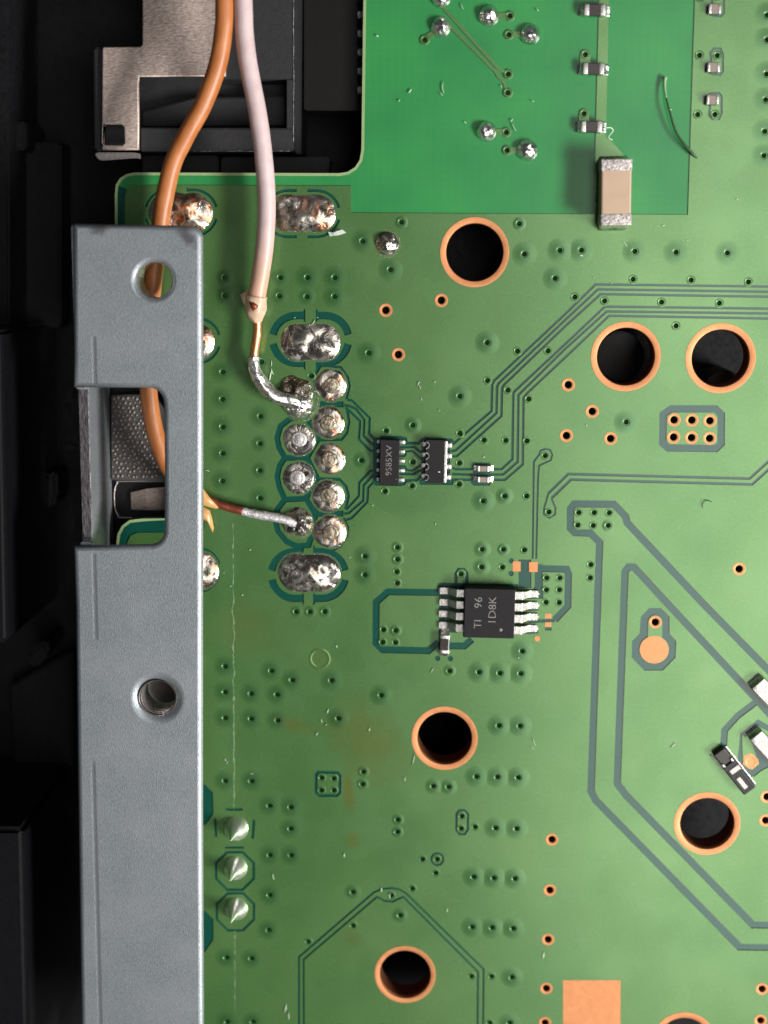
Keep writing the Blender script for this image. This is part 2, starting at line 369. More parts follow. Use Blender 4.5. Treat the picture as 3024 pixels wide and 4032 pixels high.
# pairs of fine channels from the socket pins to the two small packages
ml(10, (1353, 1594), (1374, 1598), (1400, 1609), (1434, 1653), (1431, 1717), (1474, 1757), (1500, 1757))
ml(10, (1366, 1573), (1384, 1576), (1455, 1646), (1453, 1707), (1474, 1728), (1500, 1728))
ml(10, (1360, 1604), (1417, 1658), (1413, 1730), (1453, 1771), (1480, 1782), (1500, 1782))
ml(10, (1362, 2007), (1412, 1953), (1414, 1900), (1458, 1854), (1500, 1848))
ml(10, (1353, 2022), (1374, 2019), (1429, 1971), (1431, 1911), (1468, 1871), (1500, 1871))
ml(10, (1362, 2046), (1384, 2040), (1446, 1976), (1449, 1920), (1480, 1888), (1500, 1888))
ml(12, (1497, 1722), (1578, 1722), (1596, 1728), (1600, 1745), (1648, 1745), (1662, 1730), (1690, 1730), closed=False)
ml(11, (1572, 1760), (1631, 1760), (1654, 1779), (1690, 1784))
ml(9, (1572, 1778), (1624, 1776), (1648, 1797), (1660, 1810), (1690, 1812))
ml(9, (1572, 1795), (1592, 1795), (1600, 1784)); ml(9, (1572, 1835), (1592, 1836), (1602, 1851), (1624, 1853), (1648, 1838), (1660, 1828), (1690, 1828))
ml(11, (1572, 1866), (1628, 1866), (1650, 1853), (1690, 1855))
ml(12, (1572, 1906), (1590, 1905), (1601, 1892), (1640, 1890), (1655, 1878), (1690, 1882))
ml(13, (1480, 1722), (1480, 1905), (1580, 1908)); ml(30, (1483, 1730), (1483, 1900))
ml(12, (1652, 1890), (1658, 1902), (1778, 1904), (1782, 1890)); ml(14, (1660, 1735), (1668, 1730), (1775, 1733), (1786, 1747))
ml(26, (1672, 1735), (1672, 1895)); ml(14, (1765, 1735), (1765, 1900))
# upper triple
ml(10, (1778, 1752), (1786, 1746), (1935, 1618), (1937.6, 1514), (1944, 1500), (2224, 1237), (2344.5, 1119.5), (3024, 1128), (3290, 1131))
ml(10, (1775, 1777), (1795, 1772), (1954.5, 1626), (1957, 1522), (1962, 1510), (2224, 1260), (2354, 1139), (3024, 1148.5), (3290, 1151))
ml(10, (1775, 1797), (1798, 1796), (1974, 1638), (1976.5, 1528), (1984, 1515), (2224, 1285), (2364, 1158), (3024, 1168), (3290, 1171))
# lower triple
ml(10, (1778, 1840), (1795, 1847), (1862, 1847)); ml(10, (1930, 1847), (1974, 1847), (2017, 1808), (2021, 1545), (2224, 1355), (2381, 1207), (3024, 1215), (3290, 1217))
ml(10, (1778, 1866), (1862, 1869), (1930, 1868), (1981, 1868), (2038, 1818), (2041, 1555), (2224, 1374), (2388, 1226), (3024, 1234), (3290, 1236))
ml(10, (1778, 1888), (1862, 1889)); ml(10, (1930, 1889), (1988, 1889), (2058, 1828), (2061, 1567), (2075, 1548), (2224, 1408), (2397.6, 1243), (3024, 1254), (3290, 1256))
ml(8, (1860, 1872), (1857, 1900), (1866, 1908), (1926, 1908), (1932, 1888)); ml(8, (1858, 1845), (1866, 1825), (1926, 1826), (1932, 1850))
MOAT_POLYS.append([(1862, 1824), (1928, 1826), (1932, 1905), (1862, 1906)])
# trace down to the small copper pads
ml(8, (2123, 1789), (2101.6, 1818), (2097, 2200)); ml(8, (2152, 1819), (2122, 1833), (2118, 1886), (2111, 2200))
ml(8, (2123, 1789), (2128, 1774), (2147, 1767), (2166, 1772), (2174, 1790), (2168, 1812), (2152, 1819))
ml(50, (2067, 2203), (2067, 2315)); ml(36, (2118, 2222), (2121, 2357)); ml(28, (2105, 2238), (2230, 2241), (2238, 2262), (2235.6, 2387), (2184, 2441.5))
ml(14, (2184, 2443), (2080, 2446)); MOAT_POLYS.append([(2146, 2470), (2172, 2470), (2172, 2482), (2146, 2482)])
for x, y in ((2013, 2208), (2012, 2258), (1723, 2592), (1773, 2593)): MOAT_POLYS.append([(x + 11 * math.cos(a * .785), y + 11 * math.sin(a * .785)) for a in range(8)])
COPPER_LINES.append(([(2104, 2195), (2101, 2310)], 7))
# loop beside the large package
ml(28, (1730, 2333), (1527.5, 2330), (1481, 2371), (1480, 2534), (1505, 2558), (1687.6, 2562), (1728, 2528)); ml(28, (1765, 2543), (1829, 2543), (1858, 2517))
MOAT_POLYS.append([(1722, 2302), (1732, 2294), (2040, 2300), (2040, 2320), (1722, 2330)])
ml(13, (1795, 2300), (1796, 2258), (1806, 2242), (1826, 2242), (1838, 2258), (1838, 2300))
for yy in (2345, 2392, 2437, 2482): ml(14, (1728, yy), (1800, yy + 2)); ml(12, (2060, yy + 8), (2118, yy + 6))
# vertical channel, big loop and its branches
ml(11, (2159, 1942), (2237, 1866), (2951, 1884), (3024, 1818), (3290, 1570)); ml(11, (2171, 1962), (2247.5, 1888), (2961, 1907), (3024, 1850), (3290, 1602))
ml(8, (2159, 1942), (2142.5, 1999), (2141, 2025), (2162, 2038), (2185, 2025), (2187, 2001), (2171, 1962))
ml(29, (2642.6, 1609.6), (2816.5, 1609.6), (2840, 1632), (2839, 1747.6), (2819, 1766), (2629.5, 1763.4), (2609.4, 1745), (2611, 1632), closed=True)
ml(29, (3290, 2910), (3024, 2637), (2764, 2372), (2469, 2058), (2462, 2032), (2416, 1985), (2260.6, 1984), (2246, 2003), (2246, 2080), (2263, 2097), (2324, 2099), (2361, 2136), (2327, 3115), (2345, 3150), (2912, 3729), (3290, 3735))
ml(29, (3290, 3646), (2965, 3642), (2466, 3132), (2430, 3085), (2461, 2250), (2474, 2232), (2496, 2233), (2624, 2372), (2967, 2740), (3060, 2845), (3290, 3070))
ml(27, (2975, 2765), (2905, 2818), (2853, 2875), (2848, 2960)); ml(22, (3290, 3000), (3030, 2870), (2985, 2845), (2925, 2895), (2915, 2990), (2960, 3045), (3024, 3010))
MOAT_POLYS.append([(2925, 2980), (2980, 2880), (3060, 2985), (2968, 3060)])
MOAT_POLYS.append([(2556.7, 2394), (2602.5, 2394), (2636, 2428), (2636, 2495), (2663, 2524), (2660, 2589), (2610, 2640), (2537, 2640), (2487, 2589), (2489, 2524), (2518, 2495), (2523, 2428)])
COPPER_POLYS.append([(2576 + 58 * math.cos(a * math.pi / 16), 2558 + 55 * math.sin(a * math.pi / 16)) for a in range(32)])
COPPER_POLYS.append([(2552, 2450), (2556, 2436), (2566, 2426), (2580, 2421), (2594, 2426), (2604, 2436), (2608, 2450), (2607, 2520), (2551, 2520)])
COPPER_POLYS.append([(2925, 2995), (2921, 2890), (2960, 2925), (2985, 3000), (2960, 3020)])
# small outlined groups
def ring(x, y, rx, ry, w, n=10, ph=None): ml(w, *[(x + rx * math.cos(2 * math.pi * (k + .5) / n), y + ry * math.sin(2 * math.pi * (k + .5) / n)) for k in range(n)], closed=True)
ml(12, (1252, 3040), (1328, 3042), (1338, 3054), (1337, 3120), (1326, 3132), (1256, 3132), (1244, 3120), (1244, 3052), closed=True)
ml(9, (1797, 3205), (1808, 3190), (1828, 3190), (1842, 3204), (1842, 3266), (1830, 3284), (1808, 3284), (1797, 3268), closed=True)
ring(1721.4, 3382.7, 24, 24, 8)
ml(8, (1176.7, 4340), (1176.7, 3768), (1472, 3513), (1505, 3500), (1542, 3496), (1572, 3502), (1598, 3517), (1904, 3816), (1899, 4340))
ml(8, (1196, 4340), (1195, 3778), (1484, 3531), (1512, 3546), (1545, 3550), (1587, 3531), (1882, 3827), (1877, 4340))
ring(924, 3429, 80, 80, 11, 8); ring(926, 3590, 79, 79, 10, 8)
ml(10, (888, 3187), (955, 3187)); ml(11, (846, 3222), (847, 3250), (850, 3294)); ml(11, (999, 3228), (998, 3250), (994, 3302)); ml(9, (885, 3337), (960, 3337))
MOAT_POLYS.append([(700, 3110), (735, 3085), (808, 3090), (838, 3120), (840, 3205), (810, 3248), (730, 3250), (700, 3220)])
MOAT_POLYS.append([(700, 3600), (735, 3580), (808, 3588), (840, 3620), (840, 3700), (808, 3748), (730, 3748), (700, 3710)])
# thermal relief channels round the big oval tabs
def stadium(cx, cy, a, b, n=14):
    out = []
    for s in (1, -1):
        for k in range(n + 1):
            t = -math.pi / 2 + math.pi * k / n
            out.append((cx + s * ((a - b) + b * math.cos(t)), cy + s * b * math.sin(t)))
    return out
def relief(cx, cy, a, b, w, gap, skip=()):
    p = stadium(cx, cy, a, b, 16); m = len(p); dense = []
    for i in range(m):
        (x0, y0), (x1, y1) = p[i], p[(i + 1) % m]
        k = max(1, int(math.hypot(x1 - x0, y1 - y0) / 5))
        for j in range(k): dense.append((x0 + (x1 - x0) * j / k, y0 + (y1 - y0) * j / k))
    for q, (sx, sy) in enumerate(((1, 1), (-1, 1), (-1, -1), (1, -1))):
        if q in skip: continue
        seg = [(x, y) for x, y in dense if (x - cx) * sx > gap and (y - cy) * sy > gap]
        seg.sort(key=lambda s_: math.atan2((s_[1] - cy) * sy, (s_[0] - cx) * sx))
        if len(seg) > 2: ml(w, *seg[::2], seg[-1])
relief(712, 838, 142, 90, 11, 18); relief(1189, 841, 148, 91, 11, 19)
relief(1222.5, 1336, 150, 94, 30, 18); relief(1214, 2264, 146, 92, 30, 17)
relief(722, 1341, 143, 88, 11, 18); relief(722, 2244, 143, 86, 11, 18)
# honeycomb of channels round the socket pins
ml(23, (1205.7, 1640.5), (1252, 1728), (1208, 1803), (1121, 1803), (1098, 1763), (1091, 1725), (1104, 1678), (1142, 1649), closed=True)
ml(23, (1121, 1803), (1208, 1803), (1249, 1884), (1204, 1963), (1121, 1967), (1100, 1920), (1091, 1878), (1100, 1836), closed=True)
ml(23, (1121, 1967), (1204, 1963)); ml(23, (1204, 1963), (1240, 2022), (1236, 2085), (1215, 2146), (1168, 2151), (1126, 2131), (1094, 2092), (1083, 2050)); ml(23, (1083, 2030), (1094, 2003), (1121, 1967))
ml(16, (1205.7, 1640.5), (1246, 1592)); ml(24, (1246, 1592), (1352, 1592)); ml(11, (1252, 1728), (1266, 1733), (1345, 1730), (1366, 1704), (1374, 1662), (1366, 1610))
ml(12, (1249, 1884), (1336, 1887), (1362, 1915), (1372, 1953), (1360, 2005)); ml(18, (1204, 1963), (1250, 2020)); ml(24, (1246, 2022), (1352, 2022))
ml(10, (1262, 1437), (1341, 1446), (1368, 1484), (1376, 1518), (1364, 1572)); ml(13, (1262, 1437), (1236, 1484), (1246, 1592))
ml(10, (1353, 2040), (1370, 2077), (1366, 2111), (1341, 2150), (1300, 2172)); ml(18, (1240, 2022), (1232, 2090))
# bare-zone copper
COPPER_POLYS.append([(2364, -200), (2402, -200), (2386, 530), (2472, 629), (2470, 848), (2343, 848), (2345, 560)])
def tear(x0, y0, x1, y1, w0, w1): COPPER_LINES.append(([(x0, y0), (x1, y1)], w0, w1))
for a_, b_ in (((1736, 106), (1672.6, 157)), ((1924, 62), (2008, 63)), ((2087, 135), (2004, 137)), ((1915, 517), (1994, 521)), ((2076, 591), (1997, 592))): tear(*a_, *b_, 14, 30)
COPPER_LINES.append(([(1736, -5), (1742, 26), (1963, 270), (1985, 282), (2001, 292)], 13)); COPPER_LINES.append(([(1770, 100), (1950, 280), (1962, 300), (1985, 325), (1999, 362)], 12))
for x, y in ((1672.6, 157), (2008, 63), (2004, 137), (1994, 521), (1997, 592), (2001.5, 292), (2000, 365)): COPPER_POLYS.append([(x + 17 * math.cos(a * .5236), y + 17 * math.sin(a * .5236)) for a in range(12)])
for x, y in ((2305, 214), (2300, 447)):
    COPPER_POLYS.append([(x - 20, y + 60), (x - 20, y), (x - 14, y - 14), (x, y - 20), (x + 14, y - 14), (x + 20, y), (x + 20, y + 60)])
# outlined pads of the three tiny capacitors, top right
for cx, cy, s in ((2815, 36, -1), (2811, 266, -1), (2806, 394, 1)):
    MOAT_POLYS.append([(cx - 42, cy - 18), (cx - 25, cy - 22), (cx - 20, cy + 14), (cx - 38, cy + 18)])
    vx, vy = cx + 11, cy + s * 50
    ml(9, (cx - 10, cy - s * 26), (cx + 24, cy - s * 28), (cx + 35, cy - s * 14), (cx + 34, cy + s * 20), (vx + 24, vy), (vx + 14, vy + s * 24), (vx - 12, vy + s * 25), (vx - 26, vy + s * 8), (vx - 22, cy + s * 26), (cx - 14, cy + s * 20))
    ml(10, (cx - 16, cy - s * 26), (cx - 14, cy + s * 22))

# ---- holes
BIG = [(1868.9, 993.5, 136.0, 112), (2464, 1404, 137.5, 113), (2837, 1410.6, 138.5, 113), (1750.5, 2907, 130.0, 107), (2784, 3243, 131, 106), (1595, 3837, 120, 100), (2693, 4100, 124, 100)]
SMALL = [(1519, 1221.6), (1737.7, 1182.5), (1568.5, 1396), (2237.7, 1515), (2331.8, 1619.6), (2230, 1715), (2404, 1726.6), (2910, 2240), (2172.8, 3305.6), (2164.7, 3504.8), (2157.6, 3699),
         (2151, 3891.6), (2145.7, 4027), (3000, 3894), (2994, 4018), (3019, 3137), (3014, 3230), (2654, 1653), (2724, 1654), (2795, 1656.5), (2652, 1721), (2722.7, 1723), (2794, 1725.5), (2580, 2449.5), (2955, 2999)]
VIAS = [(886.5, 1093), (886.5, 1163.7), (1104.4, 1092.8), (1211.4, 1092.8), (1319, 1093.3), (1100.5, 1165.6), (1209, 1168.5), (1318, 1167.5), (1429, 950), (1538, 1062), (1452.5, 1389.8), (877.4, 1464.6), (1030.6, 1425),
        (1581, 875), (2044.8, 881), (2065, 1000.7), (2205, 986), (2289.8, 985), (2186, 1096), (2264, 1169.5), (1918.5, 1349), (2038, 1382.6), (2158, 1381.6), (1919.5, 1498), (2000, 1536),
        (2500, 990), (2662, 993.5), (2864, 996), (2493, 1099.6), (2721.6, 1103), (2947, 1110), (2380.7, 1185), (2605, 1189.7), (2832.5, 1193.6), (2662, 1283),
        (876.6, 1571.7), (877.4, 1680.6), (877.4, 1784.8), (876.6, 1893.7), (1026.4, 1639), (1024, 1746), (1024, 1852), (1025, 1961), (1423.8, 1812.7), (1224.7, 1480),
        (1810.8, 1560), (1625.6, 1674.5), (1520.5, 1696), (1810.8, 1706), (1906, 1733), (1991.6, 1734), (2075, 1736), (2082, 1571), (1625.6, 1819), (1809, 1823), (1622.8, 1913), (1808, 1906.5), (1515.7, 1934),
        (1903, 1972.5), (1987, 1953), (2073.6, 1953), (2147, 1794), (2161, 2016), (1565, 2155), (1565, 2201.5), (1562.5, 2251), (1564, 2295.6), (1437, 2189.5), (1437, 2263), (1899, 2163), (1982.5, 2163), (2065, 2165),
        (1896.6, 2232), (1978.6, 2233), (1815.6, 2260), (2056.5, 2563.5), (1770.6, 2641), (1886.7, 2646), (1968.6, 2650), (2051, 2652), (1501.5, 2737), (1965.4, 2856.5), (2048.4, 2858), (1876.4, 3057), (1959, 3059), (2041, 3061),
        (1706.6, 3095), (1767, 3098), (1431, 3038), (1428, 3087), (1167, 2408), (1221, 2408), (1279, 2408), (887, 2623), (1069.7, 2640.8), (1151.6, 2677), (1306, 2679), (887, 2724), (989.6, 2730.5), (1092, 2734),
        (887, 2826), (989.6, 2829), (1094, 2836), (1333, 2828), (887, 3073.8), (991, 3074.7), (1062.4, 3171.7), (1145.4, 3177.4), (1145.4, 3261.8), (1063.4, 3366), (1146.8, 3367), (1063.4, 3523.7), (1058.6, 3661),
        (1390, 3511.6), (1391, 3644), (1214, 3707), (892, 3769.6), (991, 3773), (894.6, 4022.7), (996, 4022.7), (1566.7, 3227), (1565, 3274.7), (1870.6, 3255.7), (1951.4, 3259.5), (2034.5, 3262), (1663.9, 3382.7), (1716, 3437),
        (1623.7, 3498), (1576, 3603), (1866, 3452), (1945, 3456.5), (2028, 3459), (1859.7, 3649), (1938.4, 3652), (2021, 3655.6), (1857, 3844), (1935.7, 3844.4), (2016.6, 3847), (1928.6, 4027), (2007, 4027), (1540.7, 3525),
        (2466, 1662), (2152.6, 2275), (2204.7, 2275), (2151.5, 2322), (2203, 2322), (2150, 2371), (2202, 2372), (1510, 2479), (1558, 2482), (1507, 2528), (1557, 2529), (2326.5, 2223), (2324, 2274.5),
        (2279, 2018), (2339.7, 2018), (2399, 2019), (2275, 2067.5), (2336, 2069), (2395, 2069), (1267, 3062), (1315, 3065), (1266, 3111), (1315, 3111), (1819, 3213), (1816, 3262), (1721.4, 3382.7),
        (2305, 214.6), (2300, 447.5), (1672.6, 157), (2008, 63), (2004, 137), (1994, 521), (1997, 592), (2001.5, 292), (2000, 365), (2824, 219), (2815, 451), (2754, 218), (2747, 451), (2826, -14),
        (3020, 60), (3020, 157), (3018, 292), (3015, 393), (3011, 518), (3008, 613), (2757, -8)]
for x, y, ro, ri in BIG: HOLES.append((x, y, ri + 4, 40))
for x, y in SMALL: HOLES.append((x, y, 15, 16))
for x, y in VIAS: HOLES.append((x, y, 10.5, 12))

# ---- planar arrangement: every outline cuts the board sheet once
CV, CF, CK = [], [], []
def add_face(p2, kind):
    a = sum(p2[i].x * p2[(i + 1) % len(p2)].y - p2[(i + 1) % len(p2)].x * p2[i].y for i in range(len(p2)))
    if abs(a) < 1e-7: return
    if a < 0: p2 = p2[::-1]
    b = len(CV); CV.extend(p2); CF.append(list(range(b, b + len(p2)))); CK.append(kind)
def stroke(px, wpx, kind, closed=False, w1=None):
    p = pts(px); n_ = len(p); q = []
    for i in range(n_):
        prv = p[(i - 1) % n_] if (closed or i > 0) else None; nxt = p[(i + 1) % n_] if (closed or i < n_ - 1) else None
        d0 = (p[i] - prv).normalized() if prv is not None else None; d1 = (nxt - p[i]).normalized() if nxt is not None else None
        if d0 is None: d0 = d1
        if d1 is None: d1 = d0
        t = (d0 + d1); t = t.normalized() if t.length > 1e-6 else d1
        nrm = Vector((-t.y, t.x)); c = max(0.5, abs(t.dot(d1)))
        ww = wpx if w1 is None else wpx + (w1 - wpx) * i / (n_ - 1)
        h = ww * MM(*px[i]) / 2 / c
        q.append((p[i] + nrm * h, p[i] - nrm * h))
    for i in range(n_ if closed else n_ - 1):
        a, b = q[i], q[(i + 1) % n_]; add_face([a[0], a[1], b[1], b[0]], kind)
add_face(pts(OUTLINE), 'board'); add_face(pts(POUR), 'pour')
for p in MOAT_POLYS: add_face(pts(p), 'moat')
for p, w_, c_ in MOAT_LINES: stroke(p, w_, 'moat', c_)
for p in COPPER_POLYS: add_face(pts(p), 'add')
for t_ in COPPER_LINES: stroke(t_[0], t_[1], 'add', False, t_[2] if len(t_) > 2 else None)
for x, y, r, ns in HOLES:
    c0 = P2(x, y); k = r * MM(x, y)
    add_face([c0 + Vector((k * math.cos(2 * math.pi * i / ns), k * math.sin(2 * math.pi * i / ns))) for i in range(ns)], 'hole')
ov, oe, of, _, _, ofo = delaunay_2d_cdt(CV, [], CF, 0, 1e-5)
lam, cop = [], []
for f, src in zip(of, ofo):
    ks = {CK[i] for i in src}
    if 'board' not in ks or 'hole' in ks: continue
    lam.append(tuple(f))
    if 'add' in ks or ('pour' in ks and 'moat' not in ks): cop.append(tuple(f))

ZL = -0.055
def slab(tris, ztop, zbot, bottom):
    used = {}; v = []; f = []
    def vid(i, top):
        k = (i, top)
        if k not in used: used[k] = len(v); v.append((ov[i].x, ov[i].y, ztop if top else zbot))
        return used[k]
    edges = {}
    for t in tris:
        f.append([vid(i, 1) for i in t])
        if bottom: f.append([vid(i, 0) for i in reversed(t)])
        for a, b in zip(t, t[1:] + t[:1]): edges[(a, b)] = 1
    for a, b in edges:
        if (b, a) not in edges: f.append([vid(b, 1), vid(a, 1), vid(a, 0), vid(b, 0)])
    return v, f
v, f = slab(lam, ZL, -1.6, True)
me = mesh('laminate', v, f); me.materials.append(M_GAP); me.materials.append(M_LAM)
clear_zone = pts([(452, 670), (1440, 670), (1423, 590), (1431, 0), (1434, -260), (2760, -260), (2736, 0), (2709, 846), (1383, 838), (1383, 732), (452, 732)])
def inside(pt, poly):
    c_ = False
    for a_, b_ in zip(poly, poly[1:] + poly[:1]):
        if (a_.y > pt.y) != (b_.y > pt.y) and pt.x < (b_.x - a_.x) * (pt.y - a_.y) / (b_.y - a_.y) + a_.x: c_ = not c_
    return c_
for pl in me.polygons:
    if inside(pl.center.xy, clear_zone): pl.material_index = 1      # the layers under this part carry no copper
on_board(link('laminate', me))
# split the copper sheet into its separate islands
nb = {}
for i, t in enumerate(cop):
    for a, b in zip(t, t[1:] + t[:1]): nb.setdefault((min(a, b), max(a, b)), []).append(i)
par = list(range(len(cop)))
def find(a):
    while par[a] != a: par[a] = par[par[a]]; a = par[a]
    return a
for l in nb.values():
    for b in l[1:]: par[find(l[0])] = find(b)
isl = {}
for i, t in enumerate(cop): isl.setdefault(find(i), []).append(t)
def tri_area(t): a, b, c = (ov[i] for i in t); return abs((b - a).cross(c - a)) / 2
isl = sorted(isl.values(), key=lambda l: -sum(map(tri_area, l)))
for i, l in enumerate(isl):
    ar = sum(map(tri_area, l))
    if ar < 0.02: continue
    v, f = slab(l, 0.0, ZL - 0.002, False)
    ids = {k for t in l for k in t}
    dx = max(ov[k].x for k in ids) - min(ov[k].x for k in ids); dy = max(ov[k].y for k in ids) - min(ov[k].y for k in ids)
    nm = 'copper_pour' if i == 0 or ar > 30 else ('copper_trace' if ar < 0.3 * dx * dy or max(dx, dy) > 4 * min(dx, dy) else 'masked_pad')
    on_board(link(nm, mesh(nm, v, f), M_MASK))

# routed rim of the laminate, a paler line round the cut-outs
bm = bmesh.new()
rim = OUTLINE[14:] + OUTLINE[:12]
prev = None
for i, (x, y) in enumerate(rim):
    a = Vector(rim[max(i - 1, 0)]); b = Vector(rim[min(i + 1, len(rim) - 1)]); t = (b - a).normalized(); nr = Vector((-t.y, t.x))
    o_ = P(x, y, ZL); inn = P(x + nr.x * 11, y + nr.y * 11, ZL + 0.012)
    cur = (bm.verts.new(o_ + Vector((0, 0, 0.004))), bm.verts.new(inn), bm.verts.new((o_.x, o_.y, -0.3)))
    if prev: bm.faces.new((prev[0], prev[1], cur[1], cur[0])); bm.faces.new((prev[2], prev[0], cur[0], cur[2]))
    prev = cur
on_board(bm_obj('routed_edge', bm, M_EDGE))

# ---- copper rings round the through holes
def sharp(me): me.set_sharp_from_angle(angle=math.radians(24)); return me
def big_ring(x, y, ro, ri):
    k = MM(x, y); R, r = ro * k, ri * k
    prof = [(R + 0.01, -0.01), (R, 0.018), (r + 0.05, 0.022), (r + 0.03, 0.014), (r + 0.008, -0.03), (r, -0.10), (r, -0.30)]
    o = link('copper_ring', sharp(lathe_mesh('copper_ring', prof, 64, False)), M_COPPER); o.location = P(x, y); on_board(o)
    b = link('hole_barrel', lathe_mesh('hole_barrel', [(r, -0.30), (r + .002, -0.4), (r, -1.62)], 48, False), M_BARREL); b.parent = o
for t_ in BIG: big_ring(*t_)
k = MM(2300, 1700)
me_small = lathe_mesh('ringed_via', [(27 * k, -0.008), (26 * k, 0.012), (18.5 * k, 0.016), (16 * k, 0.006), (14.2 * k, -0.07), (14 * k, -1.55)], 28, True); me_small.materials.append(M_COPPER); me_small.materials.append(M_BARREL)
sharp(me_small)
for pl in me_small.polygons:
    if pl.center.z < -0.3: pl.material_index = 1
for x, y in SMALL:
    o = link('ringed_via', me_small); o.location = P(x, y); on_board(o)
# ---- tented vias, each on its own low mound of solder mask
kk = 1 / 69.5
def seg_dist(p, a, b):
    ab = b - a; t = max(0, min(1, (p - a).dot(ab) / max(1e-9, ab.length_squared))); return (p - a - ab * t).length
SEGS = []
for p, w_, c_ in MOAT_LINES:
    for i in range(len(p) if c_ else len(p) - 1): SEGS.append((Vector(p[i]), Vector(p[(i + 1) % len(p)]), w_ / 2))
for p in MOAT_POLYS + [POUR]:
    for i in range(len(p)): SEGS.append((Vector(p[i]), Vector(p[(i + 1) % len(p)]), 2))
VM = {}
for R in (58, 42, 30, 19):
    h = {58: 0.017, 42: 0.014, 30: 0.011, 19: 0.008}[R]; pr = []
    for j in range(9):
        t = j / 8; r = R + (15 - R) * t; pr.append((r * kk, -0.0015 + (h + 0.0015) * (t * t * (2 - t))))
    pr += [(13 * kk, h * 0.9), (11 * kk, h - 0.03), (9.5 * kk, -0.09), (6 * kk, -0.24), (2 * kk, -0.30)]
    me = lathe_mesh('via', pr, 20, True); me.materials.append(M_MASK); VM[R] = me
    at = me.attributes.new('via_tint', 'FLOAT', 'POINT')      # deeper green towards the via, nil at the outer edge
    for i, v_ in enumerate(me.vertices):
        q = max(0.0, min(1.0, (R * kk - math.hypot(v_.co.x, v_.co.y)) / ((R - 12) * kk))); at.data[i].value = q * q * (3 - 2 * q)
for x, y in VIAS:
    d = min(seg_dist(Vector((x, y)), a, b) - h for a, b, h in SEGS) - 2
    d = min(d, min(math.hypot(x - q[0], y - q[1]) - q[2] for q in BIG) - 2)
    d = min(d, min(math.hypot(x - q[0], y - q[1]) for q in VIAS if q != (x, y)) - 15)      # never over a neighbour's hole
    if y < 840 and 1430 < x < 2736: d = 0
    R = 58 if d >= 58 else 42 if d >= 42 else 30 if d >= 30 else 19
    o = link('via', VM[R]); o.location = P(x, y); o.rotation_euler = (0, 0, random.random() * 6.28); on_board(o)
# ---- bare copper contact pads
def pad(poly, z=0.008, name='contact_pad'): return on_board(pxprism(name, poly, z, 0.02, M_COPPER))
pad(rect(2217, 3860, 2443, 4095)); pad(rect(2019, 2211, 2050, 2250)); pad(rect(2083, 2213, 2117, 2252)); pad(rect(2146, 2417, 2172, 2435)); pad(rect(2146, 2450, 2171, 2468))
pad([(2116 + 11 * math.cos(a * .5236), 2515 + 11 * math.sin(a * .5236)) for a in range(12)])
pad([(2576 + 57 * math.cos(a * math.pi / 20), 2558 + 54 * math.sin(a * math.pi / 20)) for a in range(40)])
pad([(2925, 3008), (2932, 2975), (2958, 2966), (2985, 2990), (2988, 3008), (2962, 3030), (2948, 3026)], 0.006)
# faint embossed ring
k = MM(1259, 2594); o = link('embossed_ring', lathe_mesh('embossed_ring', [(44 * k, -0.004), (40 * k, 0.018), (35 * k, 0.018), (30 * k, -0.004)], 36, False), M_MASK); o.location = P(1259, 2594); on_board(o)

# ---- solder joints
def joint(cx, cy, outline, h, mat, seed=0, rough=0.12, power=2.2, nr=12, na=44, rim=0.0, name='solder_joint', tip=None, nfreq=2.2):
    """outline(theta) -> radius in pixels; a bumpy cap of molten metal"""
    k = MM(cx, cy); c0 = P(cx, cy); v = []; f = []
    off = Vector((seed * 13.7, seed * 5.1, seed * 3.3))
    for i in range(nr + 1):
        t = i / nr
        for a in range(na):
            th = 2 * math.pi * a / na; r = outline(th) * k * t
            x, y = r * math.cos(th), -r * math.sin(th)
            z = h * (1 - t ** power) + rim * math.sin(math.pi * t) * 0.3
            z += rough * h * 2.0 * noise.noise(Vector((x, y, 0)) * nfreq + off) * (1 - t ** 6) + rough * h * noise.noise(Vector((x, y, 0)) * nfreq * 2.3 + off) * (1 - t ** 6)
            if tip: z += tip[2] * math.exp(-((x - tip[0]) ** 2 + (y - tip[1]) ** 2) / (2 * tip[3] ** 2))
            v.append((x, y, z + 0.004 - 0.02 * (t == 1)))
            if i == 0: break
    for a in range(na): f.append((0, 1 + a, 1 + (a + 1) % na))
    for i in range(1, nr):
        b0 = 1 + (i - 1) * na; b1 = 1 + i * na
        for a in range(na): a2 = (a + 1) % na; f.append((b0 + a, b1 + a, b1 + a2, b0 + a2))
    me = mesh(name, v, f)
    bm = bmesh.new(); bm.from_mesh(me); bmesh.ops.recalc_face_normals(bm, faces=bm.faces)
    if sum(fc.normal.z for fc in bm.faces) < 0: bmesh.ops.reverse_faces(bm, faces=bm.faces)
    bm.to_mesh(me); bm.free()
    o = link(name, me, mat, None, True); o.location = c0; return on_board(o)
circ = lambda r, wob=0.0, s=0: (lambda th: r * (1 + wob * noise.noise(Vector((math.cos(th) * 1.7, math.sin(th) * 1.7, s * 3.1)))))
def oval(a, b, wob=0.05, s=0):
    def g(th):
        best = b; c, n_ = abs(math.cos(th)), abs(math.sin(th)); d = a - b
        if n_ > 1e-6 and (b / n_) * c <= d: best = b / n_
        else: best = d * c + math.sqrt(max(0, b * b - (d * n_) ** 2))
        return best * (1 + wob * noise.noise(Vector((math.cos(th) * 2, math.sin(th) * 2, s * 3.7))))
    return g
for i, (x, y, r) in enumerate(((1736, 106, 40), (1924, 62, 41), (2087, 135, 41), (1915, 517, 40), (2076, 591, 43), (1736, -8, 38))):
    joint(x, y, circ(r, .05, i), 0.44, M_SOLDER, i, 0.12, 2.6, nfreq=2.2)
